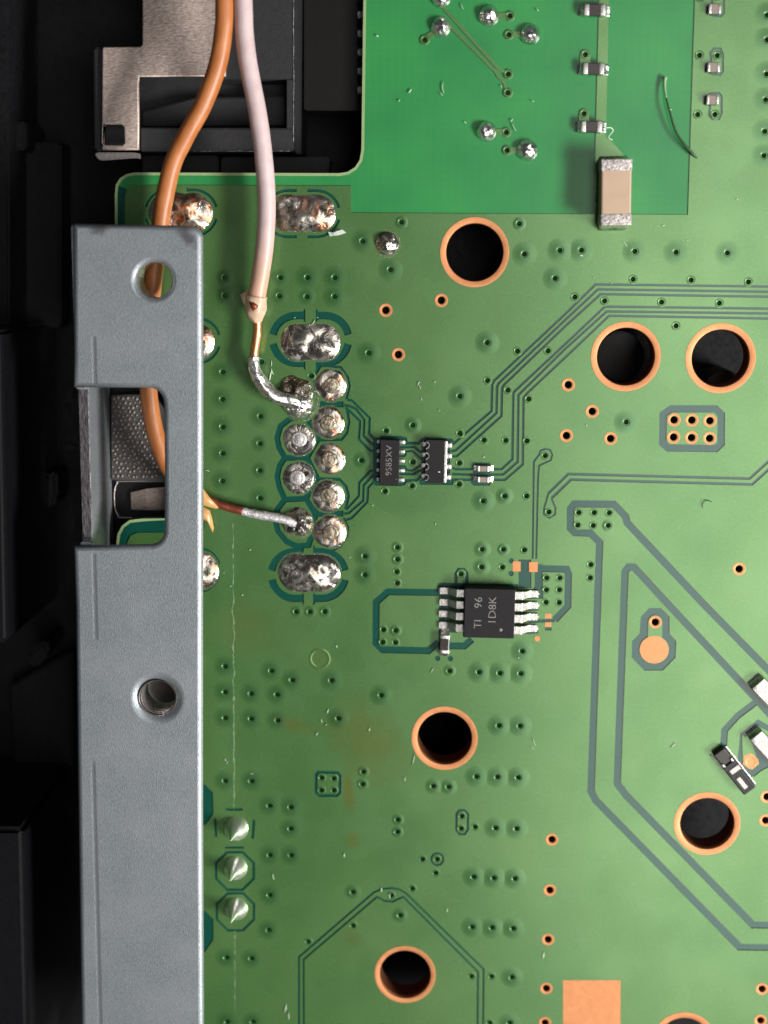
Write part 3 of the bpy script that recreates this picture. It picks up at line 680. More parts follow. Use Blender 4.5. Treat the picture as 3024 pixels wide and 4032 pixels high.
joint(1524, 961, circ(58, .05, 9), 0.05, M_CLEAR, 9, .2, name='flux_ring'); joint(1524, 959, circ(48, .08, 9), 0.42, M_DIRTYD, 19, 0.22, 2.2)
for i, (x, y) in enumerate(((929, 3262), (926, 3418), (930, 3578))):      # tall pointed pin ends
    joint(x, y, circ(50 - 2 * i, .03, i), 0.85, M_CONE, 30 + i, 0.03, 2.3, tip=(-0.05, 0.02, 1.0, 0.13), nr=26, nfreq=1.5)
for i, (x, y, a, b, h, m) in enumerate(((712, 837, 128, 76, .34, M_DIRTY), (1189, 840, 134, 73, .32, M_DIRTY), (1222.5, 1347, 121, 72, .26, M_DIRTYD), (1216, 2257, 125, 76, .32, M_DIRTYD), (722, 1343, 124, 72, .3, M_DIRTY), (722, 2246, 140, 76, .3, M_DIRTY))):
    joint(x, y, oval(a + 7, b + 7, .03, i), 0.04, M_CLEAR, i + 60, .3, name='flux_ring', nr=6)
    joint(x, y, oval(a, b, .05, i), h, m, i + 40, 0.26, 2.6, nr=16, na=64, nfreq=0.95)
PIN = [(1303, 1516, 58, M_DIRTY), (1294, 1664, 57, M_DIRTY), (1299, 1807, 57, M_DIRTY), (1292, 1953, 58, M_DIRTY), (1299, 2094, 60, M_DIRTY), (1176, 1731, 58, M_DIRTYD), (1174, 1881, 58, M_DIRTYD)]
for i, (x, y, r, m) in enumerate(PIN):
    joint(x, y, circ(r + 12, .05, i), 0.03, M_CLEAR, i + 90, .3, name='flux_ring', nr=5)
    o = joint(x, y, circ(r + 6, .07, i), 0.09, m, i + 70, 0.22, 5.0, nfreq=1.3)
    t = link('pin_end', lathe_mesh('pin_end', [(0.47, 0.04), (0.46, 0.12), (0.41, 0.165), (0.33, 0.15), (0.22, 0.175), (0.05, 0.19)], 20, True), M_TIN if m is M_DIRTYD else M_AMBER); t.parent = o
    t.location = (random.uniform(-.06, .06), random.uniform(-.06, .06), 0)
joint(1158, 1545, circ(70, .22, 3), 0.42, M_FLUX, 5, 0.35, 2.0, name='burnt_flux', nfreq=2.2)
joint(1172, 1590, circ(58, .12, 3), 0.62, M_SOLDER, 6, 0.22, 1.9, nfreq=2.4)
joint(1185, 1590, circ(72, .10, 8), 0.10, M_CLEAR, 16, .4, name='flux_ring')
joint(1172, 2062, circ(66, .10, 4), 0.12, M_CLEAR, 17, .4, name='flux_ring')
joint(1172, 2055, circ(60, .10, 4), 0.62, M_DIRTYD, 7, 0.25, 1.9, nfreq=2.2)

# ---- long scuffed scratch down the left of the board
for ya_, yb_ in ((2060, 3190), (3665, 3990)):
    bm = bmesh.new(); y = ya_; prev = None
    while y < yb_:
        jag = 9 if 2380 < y < 2780 else 3
        x = 917 + (y - 2050) * 0.004 + jag * noise.noise(Vector((y * 0.021, 0, 3))) + jag * .7 * noise.noise(Vector((y * .11, 4, 3)))
        wd = (1.0 + 7 * max(0, noise.noise(Vector((y * 0.05, 7, 1)))) + 2 * max(0, noise.noise(Vector((y * 0.2, 7, 1))))) * (0.6 if y < 2350 or y > 3150 else 1.0)
        cur = (bm.verts.new(P(x - wd, y, 0.002)), bm.verts.new(P(x, y, 0.012)), bm.verts.new(P(x + wd, y, 0.002)))
        if prev: bm.faces.new((prev[0], prev[1], cur[1], cur[0])); bm.faces.new((prev[1], prev[2], cur[2], cur[1]))
        prev = cur; y += 7
    on_board(bm_obj('scratch', bm, M_SCR))

# ================================================================== COMPONENTS
def frame_angle(p, q): d = P(*q) - P(*p); return math.atan2(d.y, d.x)
def text_mesh(name, s, size, mat, parent, loc, rz, sx=1.0):
    cu = bpy.data.curves.new(name, 'FONT'); cu.body = s; cu.size = size; cu.align_x = 'CENTER'; cu.align_y = 'CENTER'; cu.extrude = 0.002; cu.offset = -0.006; cu.resolution_u = 2
    o = bpy.data.objects.new(name, cu); COL.objects.link(o)
    dg = bpy.context.evaluated_depsgraph_get(); me = bpy.data.meshes.new_from_object(o.evaluated_get(dg))
    bpy.data.objects.remove(o); bpy.data.curves.remove(cu)
    q = link(name, me, mat, parent); q.location = loc; q.rotation_euler = (0, 0, rz); q.scale = (sx, 1, 1); return q

def chip2(name, px, L, W, H, rz, body, term, label, cat, group=None, tl=0.25, fillet=True, term_over=0.015, bodybev=0.04):
    """two-terminal part; px is the centre of its top face, L along local x"""
    c = P(px[0], px[1], H); t = thing(name, (c.x, c.y, 0.0), label, cat, group, rz)
    box('body', (-L / 2 + tl * .6, -W / 2, 0.02, L / 2 - tl * .6, W / 2, H), body, t, bodybev)
    for s in (-1, 1):
        x0, x1 = sorted((s * L / 2, s * (L / 2 - tl)))
        e = term_over
        box('terminal', (x0, -W / 2 - e, 0.015, x1, W / 2 + e, H + e), term, t, min(0.06, tl * .3), 3, smooth=True)
        if fillet:
            bm = bmesh.new(); n_ = 8
            vv = [[bm.verts.new((s * (L / 2 - 0.02 + (0.02 + 0.24 * (1 - j / 5) ** 1.8)), (i / n_ - .5) * W * 1.06 * (1 - .12 * (1 - j / 5)), 0.01 + H * .75 * (j / 5) ** 1.4 + .02 * noise.noise(Vector((i * .7, j * .7, px[0]))))) for j in range(6)] for i in range(n_ + 1)]
            for i in range(n_):
                for j in range(5): bm.faces.new((vv[i][j], vv[i + 1][j], vv[i + 1][j + 1], vv[i][j + 1]))
            for i in (0, n_):
                q = bm.verts.new((s * (L / 2 - 0.02), vv[i][0].co.y, 0.01)); bm.faces.new([q] + vv[i])
            bm_obj('solder_fillet', bm, M_SOLDER, t, True)
    return t
k = MM(2344, 41)
ang = frame_angle((2280, 500), (2390, 502))
G = 'black resistors on the copper strip'
for (x, y), lab in (((2342, 38), 'small black chip resistor at the top edge, uppermost on the pale copper strip'), ((2337, 270), 'small black chip resistor, middle one on the pale copper strip'), ((2329, 498), 'small black chip resistor nearest the large tan capacitor')):
    chip2('chip_resistor', (x, y), 86 * k, 44 * k, 0.42, ang, M_RES, M_TIN, lab, 'resistor', G, tl=0.30)
# big tan capacitor
c = chip2('ceramic_capacitor', (2427, 757), 258 * MM(2420, 760, 1.6), 118 * MM(2420, 760, 1.6), 1.6, frame_angle((2427, 640), (2424, 880)), M_TAN, M_TERM, 'large tan ceramic capacitor with rough silver ends standing over the dark green window', 'capacitor', tl=0.62, term_over=0.03, bodybev=0.09)
# three tiny capacitors top right
for (x, y), lab in (((2815, 34), 'tiny brown capacitor at the top edge, highest of the three near the right side'), ((2810, 264), 'tiny brown capacitor with its outlined via above it'), ((2806, 392), 'tiny brown capacitor with its outlined via below it')):
    chip2('chip_capacitor', (x, y), 50 * k, 36 * k, 0.35, ang, M_BRN, M_TIN, lab, 'capacitor', 'tiny brown capacitors near the right edge', tl=0.17, fillet=False)
for (x, y), lab in (((1902, 1846), 'tiny capacitor, upper of the two between the slim packages and the traces'), ((1902, 1889), 'tiny capacitor, lower of the two between the slim packages and the traces')):
    chip2('chip_capacitor', (x, y), 50 * k, 24 * k, 0.34, ang, M_BRN, M_TIN, lab, 'capacitor', 'pair of tiny capacitors in line with the traces', tl=0.16)
chip2('chip_capacitor', (1750, 2538), 84 * k, 40 * k, 0.45, frame_angle((1752, 2495), (1748, 2580)), M_RES, M_SOLDER, 'small upright black capacitor at the lower left of the eight-leg chip', 'capacitor', tl=0.26)
a45 = frame_angle((2850, 2965), (2965, 3110))
t = chip2('metal_chip_part', (3030, 2740), 150 * k, 68 * k, 0.6, frame_angle((2850, 2965), (2995, 3115)), M_CORE, M_TIN, 'small slanted silver component cut by the right edge, nearest the dark channel', 'component', 'slanted parts at the right edge', tl=0.35)
t = chip2('metal_chip_part', (3025, 2950), 165 * k, 62 * k, 0.6, frame_angle((2850, 2965), (2995, 3125)), M_CORE, M_TIN, 'slanted silver component beside the square copper-ringed hole at the right edge', 'component', 'slanted parts at the right edge', tl=0.35)
# long slanted transistor-like part
c = P(2890, 3035, 0.55); t = thing('slanted_package', (c.x, c.y, 0), 'long slanted dark grey package with bright solder ends above the lower right hole', 'component', None, a45)
box('body', (-.55, -.42, .05, 1.55, .42, .62), M_PLAS, t, .08, 3)
box('end_cap', (-1.45, -.40, .03, -.50, .40, .50), M_RES, t, .08, 3)
for s in (-1, 1):
    box('lead', (-.75, s * .30 - .09, .40, -.25, s * .30 + .09, .60), M_TIN, t, .05, 2, smooth=True)
box('metal_tab', (-.20, -.22, .60, .10, .40, .66), M_CORE, t, .02); box('metal_tab', (.45, -.2, .61, 1.25, .05, .65), M_CORE, t, .02)
box('solder_edge', (-1.3, .43, .01, 1.6, .52, .12), M_TIN, t, .03, 2); box('solder_edge', (-1.4, -.56, .01, -.3, -.47, .12), M_TIN, t, .03, 2)

# ---- eight-leg chip
H = 1.05
c = P(1927, 2416, H); rz = (frame_angle((1831, 2311), (2033.7, 2309)) + frame_angle((1818, 2512), (1831, 2311)) - math.pi / 2) / 2
chip = thing('integrated_circuit', (c.x, c.y, 0), 'square black eight-leg chip with two lines of grey lettering, largest of the chips', 'chip', None, rz)
km = MM(1927, 2416, H); BW, BH = 204 * km, 206 * km
bm = bmesh.new(); add_box(bm, -BW / 2, -BH / 2, 0.60, BW / 2, BH / 2, H, 0.03, 2, taper=0.05); bm_obj('body', bm, M_PKG, chip)
box('body_base', (-BW / 2 + .06, -BH / 2 + .06, 0.10, BW / 2 - .06, BH / 2 - .06, 0.598), M_PKG, chip, 0.04)
k0 = MM(1927, 2400)
def gull(parent, s, y, x_in, x_out, w_, ztop, th=0.13, mat=M_TIN):
    pr = [(x_in, ztop), (x_in + (x_out - x_in) * .30, ztop), (x_in + (x_out - x_in) * .48, ztop * .55), (x_in + (x_out - x_in) * .58, 0.10), (x_in + (x_out - x_in) * .68, 0.05), (x_out, 0.04)]
    bm = bmesh.new(); rows = []
    for i, (x, z) in enumerate(pr):
        a = Vector(pr[max(i - 1, 0)]); b = Vector(pr[min(i + 1, len(pr) - 1)]); t_ = (b - a).normalized(); nr = Vector((-t_.y, t_.x)) * th
        ww = w_ * (1.12 if i < 2 else 1.0)
        rows.append([bm.verts.new((s * x, y - ww / 2, z)), bm.verts.new((s * x, y + ww / 2, z)), bm.verts.new((s * (x + nr.x), y + ww / 2, z + nr.y)), bm.verts.new((s * (x + nr.x), y - ww / 2, z + nr.y))])
    for r0, r1 in zip(rows, rows[1:]):
        for j in range(4): bm.faces.new((r0[j], r0[(j + 1) % 4], r1[(j + 1) % 4], r1[j]))
    bm.faces.new(rows[0]); bm.faces.new(rows[-1])
    bmesh.ops.bevel(bm, geom=list(bm.edges), offset=0.02, segments=1, affect='EDGES')
    o = bm_obj('lead', bm, mat, parent)
    sb = bmesh.new(); bmesh.ops.create_uvsphere(sb, u_segments=12, v_segments=8, radius=1.0)
    for v_ in sb.verts:
        q = v_.co; v_.co = Vector((s * (x_out - .20) + q.x * .30, y + q.y * w_ * .56, 0.02 + max(0, q.z) * (.15 + .05 * noise.noise(q * 3 + Vector((y, s, 0))))))
    f_ = bm_obj('solder_fillet', sb, M_SOLDER, o, True)
    return o
for i in range(4):
    yy = (1.5 - i) * 46.5 * k0 - .02
    gull(chip, 1, yy, BW / 2 - .06, 192 * k0, 0.42, 0.58); gull(chip, -1, yy + .05, BW / 2 - .06, 196 * k0, 0.40, 0.58)
text_mesh('marking', 'TI', 0.62, M_MARK, chip, (-0.62, -0.62, H + .002), math.pi / 2, 1.0); text_mesh('marking', '96', 0.62, M_MARK, chip, (-0.62, 0.62, H + .002), math.pi / 2, 1.1)
text_mesh('marking', '1D8K', 0.62, M_MARK, chip, (0.18, 0.18, H + .002), math.pi / 2, 1.1)
k = 0.07; o = link('pin_dot', lathe_mesh('pin_dot', [(.10, 0.001), (.10, .006), (.02, .008)], 12), M_MARK, chip); o.location = (0.66, -0.93, H)

# ---- slim ten-leg package
H = 0.62; c = P(1533.5, 1822, H); rz = frame_angle((1496, 1729), (1571, 1731))
ic = thing('slim_package', (c.x, c.y, 0), 'narrow black ten-leg chip with faint grey vertical lettering', 'chip', None, rz)
km = MM(1533, 1822, H); BW, BH = 76 * km, 180 * km
box('body', (-BW / 2, -BH / 2, .08, BW / 2, BH / 2, H), M_PKG, ic, .03)
k0 = MM(1533, 1815)
for i in range(5):
    yy = (2 - i) * 37.5 * k0 + .04
    for s in (-1, 1):
        e = BW / 2 + (.30 if s > 0 else .22)
        x0, x1 = sorted((s * (BW / 2 - .05), s * e))
        box('lead', (x0, yy - .11, .02, x1, yy + .11, .14), M_TIN, ic, .04, 2, smooth=True)
text_mesh('marking', '9S85XV', 0.50, M_MARK, ic, (-.02, .12, H + .002), math.pi / 2, 1.05)
text_mesh('marking', '.', 0.5, M_MARK, ic, (.28, -.92, H + .002), math.pi / 2)
# ---- filter array with scalloped terminals
H = 0.60; c = P(1717, 1818, H)
ar = thing('filter_array', (c.x, c.y, 0), 'slim black filter array with white scalloped terminals beside the ten-leg chip', 'chip', None, rz)
km = MM(1717, 1818, H); BW, BH = 82 * km, 170 * km
bm = bmesh.new(); out = []; n_ = 4
for i in range(n_):
    yc = BH / 2 - (i + .5) * BH / n_
    for a in range(9):
        th = math.pi / 2 - math.pi * a / 8; out.append((-BW / 2 + .13 * math.cos(th), yc + .13 * math.sin(th)))
vt = [bm.verts.new((x, y, H)) for x, y in [(BW / 2, BH / 2), (-BW / 2, BH / 2)] + out + [(-BW / 2, -BH / 2), (BW / 2, -BH / 2)]]
fc = bm.faces.new(vt); r = bmesh.ops.extrude_face_region(bm, geom=[fc]); bmesh.ops.translate(bm, verts=[v_ for v_ in r['geom'] if isinstance(v_, bmesh.types.BMVert)], vec=(0, 0, -.52))
bm_obj('body', bm, M_PKG, ar)
for i in range(4):
    yc = BH / 2 - (i + .5) * BH / 4
    vv = []; ff = []
    for a in range(9):
        th = math.pi / 2 - math.pi * a / 8
        for r_, z in ((.125, .04), (.125, H + .006), (.20, H + .006)): vv.append((-BW / 2 + r_ * math.cos(th), yc + r_ * math.sin(th), z))
    for a in range(8):
        b = a * 3; ff += [(b, b + 3, b + 4, b + 1), (b + 1, b + 4, b + 5, b + 2)]
    link('terminal', mesh('terminal', vv, ff), M_TIN, ar, True)
    box('terminal', (-BW / 2 - .26, yc - .15, .02, -BW / 2 + .02, yc + .15, .10), M_TIN, ar, .04, 2, smooth=True)
    box('terminal', (BW / 2 - .02, yc - .17, .02, BW / 2 + .30, yc + .17, .34), M_TIN, ar, .10, 3, smooth=True)
box('terminal_strip', (BW / 2 - .14, -BH / 2 + .02, .10, BW / 2 + .015, BH / 2 - .02, H + .012), M_TIN, ar, .03, 2)
box('orientation_mark', (.14, -.60, H, .24, -.55, H + .004), M_FLAKE, ar)

# ================================================================== WIRES
R = 0.49
ow = thing('orange_wire', P(620, 1200, 0.6), 'orange insulated wire running under the grey bracket to a lower solder joint', 'wire')
def sub(o, par): o.parent = par; o.matrix_parent_inverse = Matrix.Translation(-par.location); return o
path = [P(872, -260, 2.4), P(884, 0, 2.2), P(879, 130, 2.1), P(853, 270, 1.95), P(800, 410, 1.85), P(735, 530, 1.75), P(682, 640, 1.6), P(652, 760, 1.45), P(632, 880, 1.3), P(604, 1100, 1.2), P(583, 1350, 1.2), P(585, 1540, 1.25), P(610, 1700, 1.2), P(655, 1825, 1.1), P(715, 1905, 0.9), P(770, 1948, 0.75)]
sub(link('insulation', tube_mesh('insulation', catmull(path, 10), R, 24, .035, 1, 1.4), M_ORANGE, None, True), ow)
path = [P(740, 1930, .72), P(800, 1955, .68), P(860, 1985, .62), P(930, 2006, .58), P(955, 2012, .56)]
sub(link('conductor', tube_mesh('conductor', catmull(path, 8), lambda t: .22 + .03 * t, 16, .12, 3, 3), M_CU2, None, True), ow)
path = [P(940, 2008, .58), P(1000, 2023, .55), P(1060, 2033, .52), P(1120, 2046, .48), P(1165, 2062, .35)]
sub(link('tinned_tip', tube_mesh('tinned_tip', catmull(path, 14), lambda t: .225 + .04 * math.sin(t * 3), 22, .16, 5, 4), M_CRUST, None, True), ow)
def flap(name, poly, zs, mat, par, th=0.06):
    bm = bmesh.new(); a = [bm.verts.new(P(x, y, z)) for (x, y), z in zip(poly, zs)]; b = [bm.verts.new(P(x, y, z - th)) for (x, y), z in zip(poly, zs)]
    m = len(a); ca = bm.verts.new(sum((v_.co for v_ in a), Vector()) / m + Vector((0, 0, .12))); cb = bm.verts.new(ca.co - Vector((0, 0, th)))
    for i in range(m):
        j = (i + 1) % m; bm.faces.new((a[i], a[j], ca)); bm.faces.new((b[j], b[i], cb)); bm.faces.new((a[j], a[i], b[i], b[j]))
    return sub(bm_obj(name, bm, mat, None, True), par)
flap('torn_insulation', [(770, 1895), (797, 1920), (825, 1958), (860, 1998), (852, 2004), (800, 1990), (770, 1985)], [1.0, 1.0, .95, .85, .85, .9, 1.0], M_TORN, ow)
flap('torn_insulation', [(770, 1985), (800, 1995), (826, 2010), (835, 2040), (842, 2080), (838, 2098), (828, 2070), (800, 2045), (770, 2035)], [.75, .75, .7, .6, .5, .45, .55, .65, .7], M_TORN, ow)

ww = thing('white_wire', P(1030, 900, 0.5), 'white insulated wire with stripped tinned tip soldered to the upper socket pin', 'wire')
path = [P(945, -260, 2.2), P(957, 0, 2.1), P(962, 120, 2.05), P(975, 240, 1.95), P(1002, 380, 1.8), P(1023, 500, 1.7), P(1038, 620, 1.6), P(1048, 740, 1.5), P(1050, 850, 1.45), P(1043, 960, 1.4), P(1030, 1060, 1.3), P(1016, 1140, 1.22), P(1008, 1195, 1.16)]
sub(link('insulation', tube_mesh('insulation', catmull(path, 10), R * 1.0, 24, .03, 2, 1.2), M_WHITE, None, True), ww)
path = [P(1013, 1165, 1.18), P(1008, 1205, 1.14), P(1010, 1240, 1.1), P(1014, 1268, 1.05)]
sub(link('melted_end', tube_mesh('melted_end', catmull(path, 8), lambda t: (.56 if t < .5 else .56 - (t - .5) * .62), 22, .22, 4, 1.8), M_MELT, None, True), ww)
flap('melted_flap', [(985, 1140), (962, 1150), (946, 1160), (955, 1190), (972, 1215), (985, 1235), (1000, 1230), (1000, 1150)], [1.2, 1.15, 1.1, 1.1, 1.1, 1.05, 1.2, 1.3], M_MELT, ww, .08)
flap('burnt_spot', [(980, 1187), (1000, 1190), (1018, 1205), (1008, 1218), (998, 1228), (988, 1212)], [1.7, 1.74, 1.72, 1.68, 1.65, 1.65], M_CU2, ww, .06)
path = [P(1014, 1255, 1.05), P(1013, 1310, .98), P(1004, 1370, .92), P(1000, 1412, .88)]
sub(link('conductor', tube_mesh('conductor', catmull(path, 8), .235, 18, .06, 8, 2), M_CU1, None, True), ww)
path = [P(1000, 1400, .92), P(1001, 1440, .86), P(1012, 1478, .8), P(1040, 1520, .74), P(1075, 1555, .68), P(1115, 1572, .62), P(1150, 1575, .55), P(1180, 1590, .45)]
sub(link('tinned_tip', tube_mesh('tinned_tip', catmull(path, 10), lambda t: .29 + .12 * math.sin(min(1, t * 1.3) * 2.6), 22, .18, 11, 2.0), M_SOLDER, None, True), ww)

# ================================================================== BRACKET
ZB = 4.5
br = thing('metal_bracket', P(540, 2400, 0.0), 'grey galvanised steel bracket with two threaded holes and a square window', 'bracket')
def sheet(name, loops, ztop, th, bev, mat, par):
    cu = bpy.data.curves.new(name, 'CURVE'); cu.dimensions = '2D'; cu.fill_mode = 'BOTH'; cu.extrude = th / 2 - bev; cu.bevel_depth = bev; cu.bevel_resolution = 3; cu.offset = -bev
    for l in loops:
        s_ = cu.splines.new('POLY'); s_.points.add(len(l) - 1)
        for pt, (x, y) in zip(s_.points, l): q = P(x, y, ztop); pt.co = (q.x, q.y, 0, 1)
        s_.use_cyclic_u = True
    o = bpy.data.objects.new(name, cu); COL.objects.link(o)
    me = bpy.data.meshes.new_from_object(o.evaluated_get(bpy.context.evaluated_depsgraph_get())); bpy.data.objects.remove(o); bpy.data.curves.remove(cu)
    q = link(name, me, mat); q.location = (0, 0, ztop - th / 2); return sub(q, par)
def arc(cx, cy, r, a0, a1, n_=8, ry=None): return [(cx + r * math.cos(math.radians(a0 + (a1 - a0) * i / n_)), cy + (ry or r) * math.sin(math.radians(a0 + (a1 - a0) * i / n_))) for i in range(n_ + 1)]
plate = [(283, 4250 * 0 + 890), (292, 880)] + [(735, 889)] + arc(748, 937, 48, -80, 0, 8) + [(797, 1500), (796, 2500), (796, 3200), (800, 4032), (801, 4300)] + \
        [(324, 4300), (318, 4032), (303, 3000), (296, 2400), (288, 2152), (585, 2147)] + arc(588, 2090, 57, 90, 0, 8) + [(646, 1900), (644, 1600)] + arc(582, 1588, 60, 0, -90, 8) + [(288, 1527), (288, 1400), (287, 1100)]
def circle(x, y, r, n_=36, rev=False): l = [(x + r * math.cos(2 * math.pi * i / n_), y + r * math.sin(2 * math.pi * i / n_)) for i in range(n_)]; return l[::-1] if rev else l
sheet('plate', [plate, circle(605, 1103, 70), circle(620, 2750, 84)], ZB, 0.60, 0.27, M_ZINC, br)
n = NT('threaded_wall'); wv = n.new('ShaderNodeTexWave', wave_type='BANDS', bands_direction='Z'); wv.inputs['Scale'].default_value = 1.1; n.l(n.pos(), wv.inputs[0])
n.set(color=(0.62, 0.58, 0.57), metal=0.9, rough=0.3); n.bump(wv.outputs['Fac'], .8, .08); M_THREAD = n.m
for x, y, r in ((605, 1103, 77), (620, 2750, 71)):
    k = MM(x, y, ZB); R_ = r * k
    if y > 2000:
        q = link('dished_rim', lathe_mesh('dished_rim', [(108 * k, .004), (98 * k, -.01), (86 * k, -.09), (76 * k, -.2), (70 * k, -.34)], 40, False), M_ZINC); q.location = P(x, y, ZB); sub(q, br)
    o = link('threaded_collar', lathe_mesh('threaded_collar', [(R_ + .03, .03 - .06), (R_, -.10), (R_ - .05, -.22), (R_ - .05, -2.3), (R_ + .02, -2.36), (R_ + .25, -2.32), (R_ + .28, -.61)], 40, False), M_THREAD); o.location = P(x, y, ZB); sub(o, br)
    if y > 2000:
        q = link('hole_shade_disc', lathe_mesh('hole_shade_disc', [(R_ - .06, -2.1), (R_ - .3, -2.16), (.05, -2.1)], 30), M_RES); q.parent = o  # added dark disc, stands in for the shade down this hole
# inner flange seen through the window, cut lower where the window wraps over the bend
x0 = P(288, 1500, ZB).x; th = 0.58
ya, yb, yc, yd = P(290, 885, ZB).y, P(290, 1535, ZB).y, P(290, 2140, ZB).y, P(320, 4290, ZB).y
bm = bmesh.new(); prof = [(ya, ZB - .40), (yb, ZB - .40), (yb, 3.55), (yc, 3.55), (yc, ZB - .40), (yd, ZB - .40), (yd, -1.3), (ya, -1.3)]
vl = [bm.verts.new((x0 + .012, y, z)) for y, z in prof]; fc = bm.faces.new(vl); r = bmesh.ops.extrude_face_region(bm, geom=[fc])
bmesh.ops.translate(bm, verts=[v_ for v_ in r['geom'] if isinstance(v_, bmesh.types.BMVert)], vec=(th, 0, 0))
bmesh.ops.recalc_face_normals(bm, faces=bm.faces); bmesh.ops.bevel(bm, geom=list(bm.edges), offset=.07, segments=3, affect='EDGES')
sub(bm_obj('flange', bm, M_ZINC), br)
n = NT('sheared_steel_edge'); n.set(color=n.mix(n.ramp(n.noise(3, 4, .7, 0, (6, .6, 1)), [(.4, 0), (.7, 1)]), (0.05, 0.045, 0.05), (0.24, 0.22, 0.23)), metal=.7, rough=.45); n.bump(n.noise(8, 3), .5, .05)
sub(box('sheared_edge', (x0 + .02, yc + .03, 3.50, x0 + .02 + th - .03, yb - .03, 3.585), n.m, None, .03, 2), br)

# ================================================================== SOCKET AND GASKET SEEN THROUGH THE WINDOW
gk = thing('fabric_gasket', P(540, 1750, -1.5), 'dark woven metal-thread gasket seen through the bracket window', 'gasket')
sub(pxprism('fabric_strip', [(438, 1556), (600, 1554), (720, 1700), (720, 1898), (436, 1890)], -0.9, 0.6, M_FAB, None, .06), gk)
bm = bmesh.new(); rows = 19
for j in range(rows):
    for i in range(15):
        x = 446 + i * 19 + (9 if j % 2 else 0) + random.uniform(-4, 4); y = 1568 + j * 17 + random.uniform(-4, 4)
        if x > 560 + (y - 1555) * .45 or y > 1884: continue
        c = P(x, y, -0.89); k = MM(x, y, -.9) * random.uniform(.55, 1.15)
        M = Matrix.Translation(c) @ Matrix.Diagonal((6.2 * k, 8.2 * k, .07, 1))
        bmesh.ops.create_icosphere(bm, subdivisions=1, radius=1.0, matrix=M)
o = sub(bm_obj('weave', bm, M_THR, None, True), gk); o['kind'] = 'stuff'
so = thing('socket_shell', P(560, 1965, -1.8), 'dark connector socket mouth with a bent silver spring tab inside the bracket window', 'connector')
sub(pxprism('socket_body', rect(432, 1500, 722, 2045), -1.75, 3.0, M_CASE, None, .05), so)
lp = [(452, 1925), (458, 1902), (475, 1893), (640, 1893), (720, 1893)]; lq = [(720, 2040), (480, 2040), (462, 2028), (454, 2005), (452, 1925)]
pathv = catmull([P(x, y, -1.7) for x, y in [(720, 2038), (490, 2038), (465, 2028), (453, 2000), (450, 1960), (452, 1925), (462, 1902), (480, 1895), (720, 1897)]], 6)
sub(link('socket_rim', tube_mesh('socket_rim', pathv, .035, 8), M_CORE, None, True), so)
bm = bmesh.new(); a = [bm.verts.new(P(x, y, z)) for x, y, z in ((515, 1940, -1.55), (575, 1925, -1.3), (722, 1910, -1.2), (722, 2010, -1.2), (575, 2008, -1.35), (517, 2005, -1.6))]
bm.faces.new((a[0], a[1], a[4], a[5])); bm.faces.new((a[1], a[2], a[3], a[4]))
bmesh.ops.solidify(bm, geom=list(bm.faces), thickness=.08); sub(bm_obj('spring_tab', bm, M_SHELL), so)

# ================================================================== BLACK CASING AND THE CONNECTORS BEHIND THE BOARD
cs = thing('black_casing', P(200, 2000, -9), 'black plastic casing with ribs and ledges under and left of the board', 'casing')
sub(box('casing_floor', (-60, -60, -10, 45, 60, -9), M_CASE), cs)
def cprism(nm, poly, z, t_, bev=.12, mat=M_CASE): return sub(pxprism(nm, poly, z, t_, mat, None, bev, 2), cs)
cprism('rib', [(-300, -250), (32, -250), (38, 1288), (-300, 1288)], -3.0, 6, .15)
n = NT('glossy_black_rib'); n.set(color=n.mix(n.noise(4, 3), (0.003, 0.003, 0.004), (0.007, 0.007, 0.008)), rough=.24, spec=.45); n.bump(n.noise(7, 3), .25, .04); M_RIB = n.m
cprism('rib', [(-300, 1300), (8, 1300), (30, 2535), (-300, 2535)], 2.9, 11, .25, M_RIB)
cprism('rib', [(-300, 3262), (92, 3262), (118, 4300), (-300, 4300)], 3.3, 12, .3, M_RIB)
cprism('ledge', [(38, 560), (240, 560), (240, 1290), (38, 1290)], -6.5, 2.4, .15)
cprism('latch', [(45, 480), (100, 478), (102, 590), (45, 596)], -4.5, 4, .12); cprism('latch', [(150, 1900), (222, 1850), (226, 1960), (206, 2000), (160, 2010)], -6, 2.9, .2)
cprism('clip', [(108, 2580), (180, 2518), (195, 2545), (190, 2580), (140, 2634), (112, 2630)], -5, 3.9, .2); cprism('clip', [(128, 3165), (185, 3120), (190, 3160), (142, 3265)], -5, 3.9, .2)
cprism('ledge', [(40, 2700), (285, 2560), (285, 4300), (110, 4300)], -7.6, 1.3, .15)

n = NT('dim_grey_post'); n.set(color=n.mix(n.noise(2, 3), (0.05, 0.046, 0.045), (0.10, 0.092, 0.09)), rough=.6)
cprism('screw_post', circle(2440, 1402, 98, 28), -5.0, 4.5, .1, M_PLAS)
cprism('screw_post', [(2778, 1512), (2800, 1480), (2835, 1462), (2880, 1460), (2915, 1480), (2915, 1570), (2790, 1570)], -5.0, 4.5, .1, n.m)
ms = thing('metal_connector_shell', P(600, 300, -5), 'warm grey metal connector shell with a square slot behind the orange wire', 'connector')
shell = [(560, -260), (890, -260), (888, 300), (548, 302), (545, 330), (547, 470), (546, 590), (404, 592), (400, 585), (402, 190), (408, 184), (552, 183), (560, 175)]
sheet('shell_top', [shell, [(408, 500), (416, 490), (478, 490), (488, 500), (490, 562), (482, 571), (414, 571), (406, 562)]], -1.6, .30, .08, M_SHELL, ms)
sub(pxprism('shell_side', [(366, 186), (400, 186), (402, 592), (372, 594)], -1.9, 3.0, M_CORE if 0 else M_PLAS, None, .12), ms)
sub(pxprism('slot_floor', rect(396, 470, 500, 585), -2.6, .5, M_PLAS, None, .03), ms)
sub(pxprism('bent_lip', [(372, 606), (382, 600), (520, 600), (552, 604), (553, 628), (540, 622), (400, 632), (385, 626)], -2.4, .25, M_CORE, None, .05), ms)
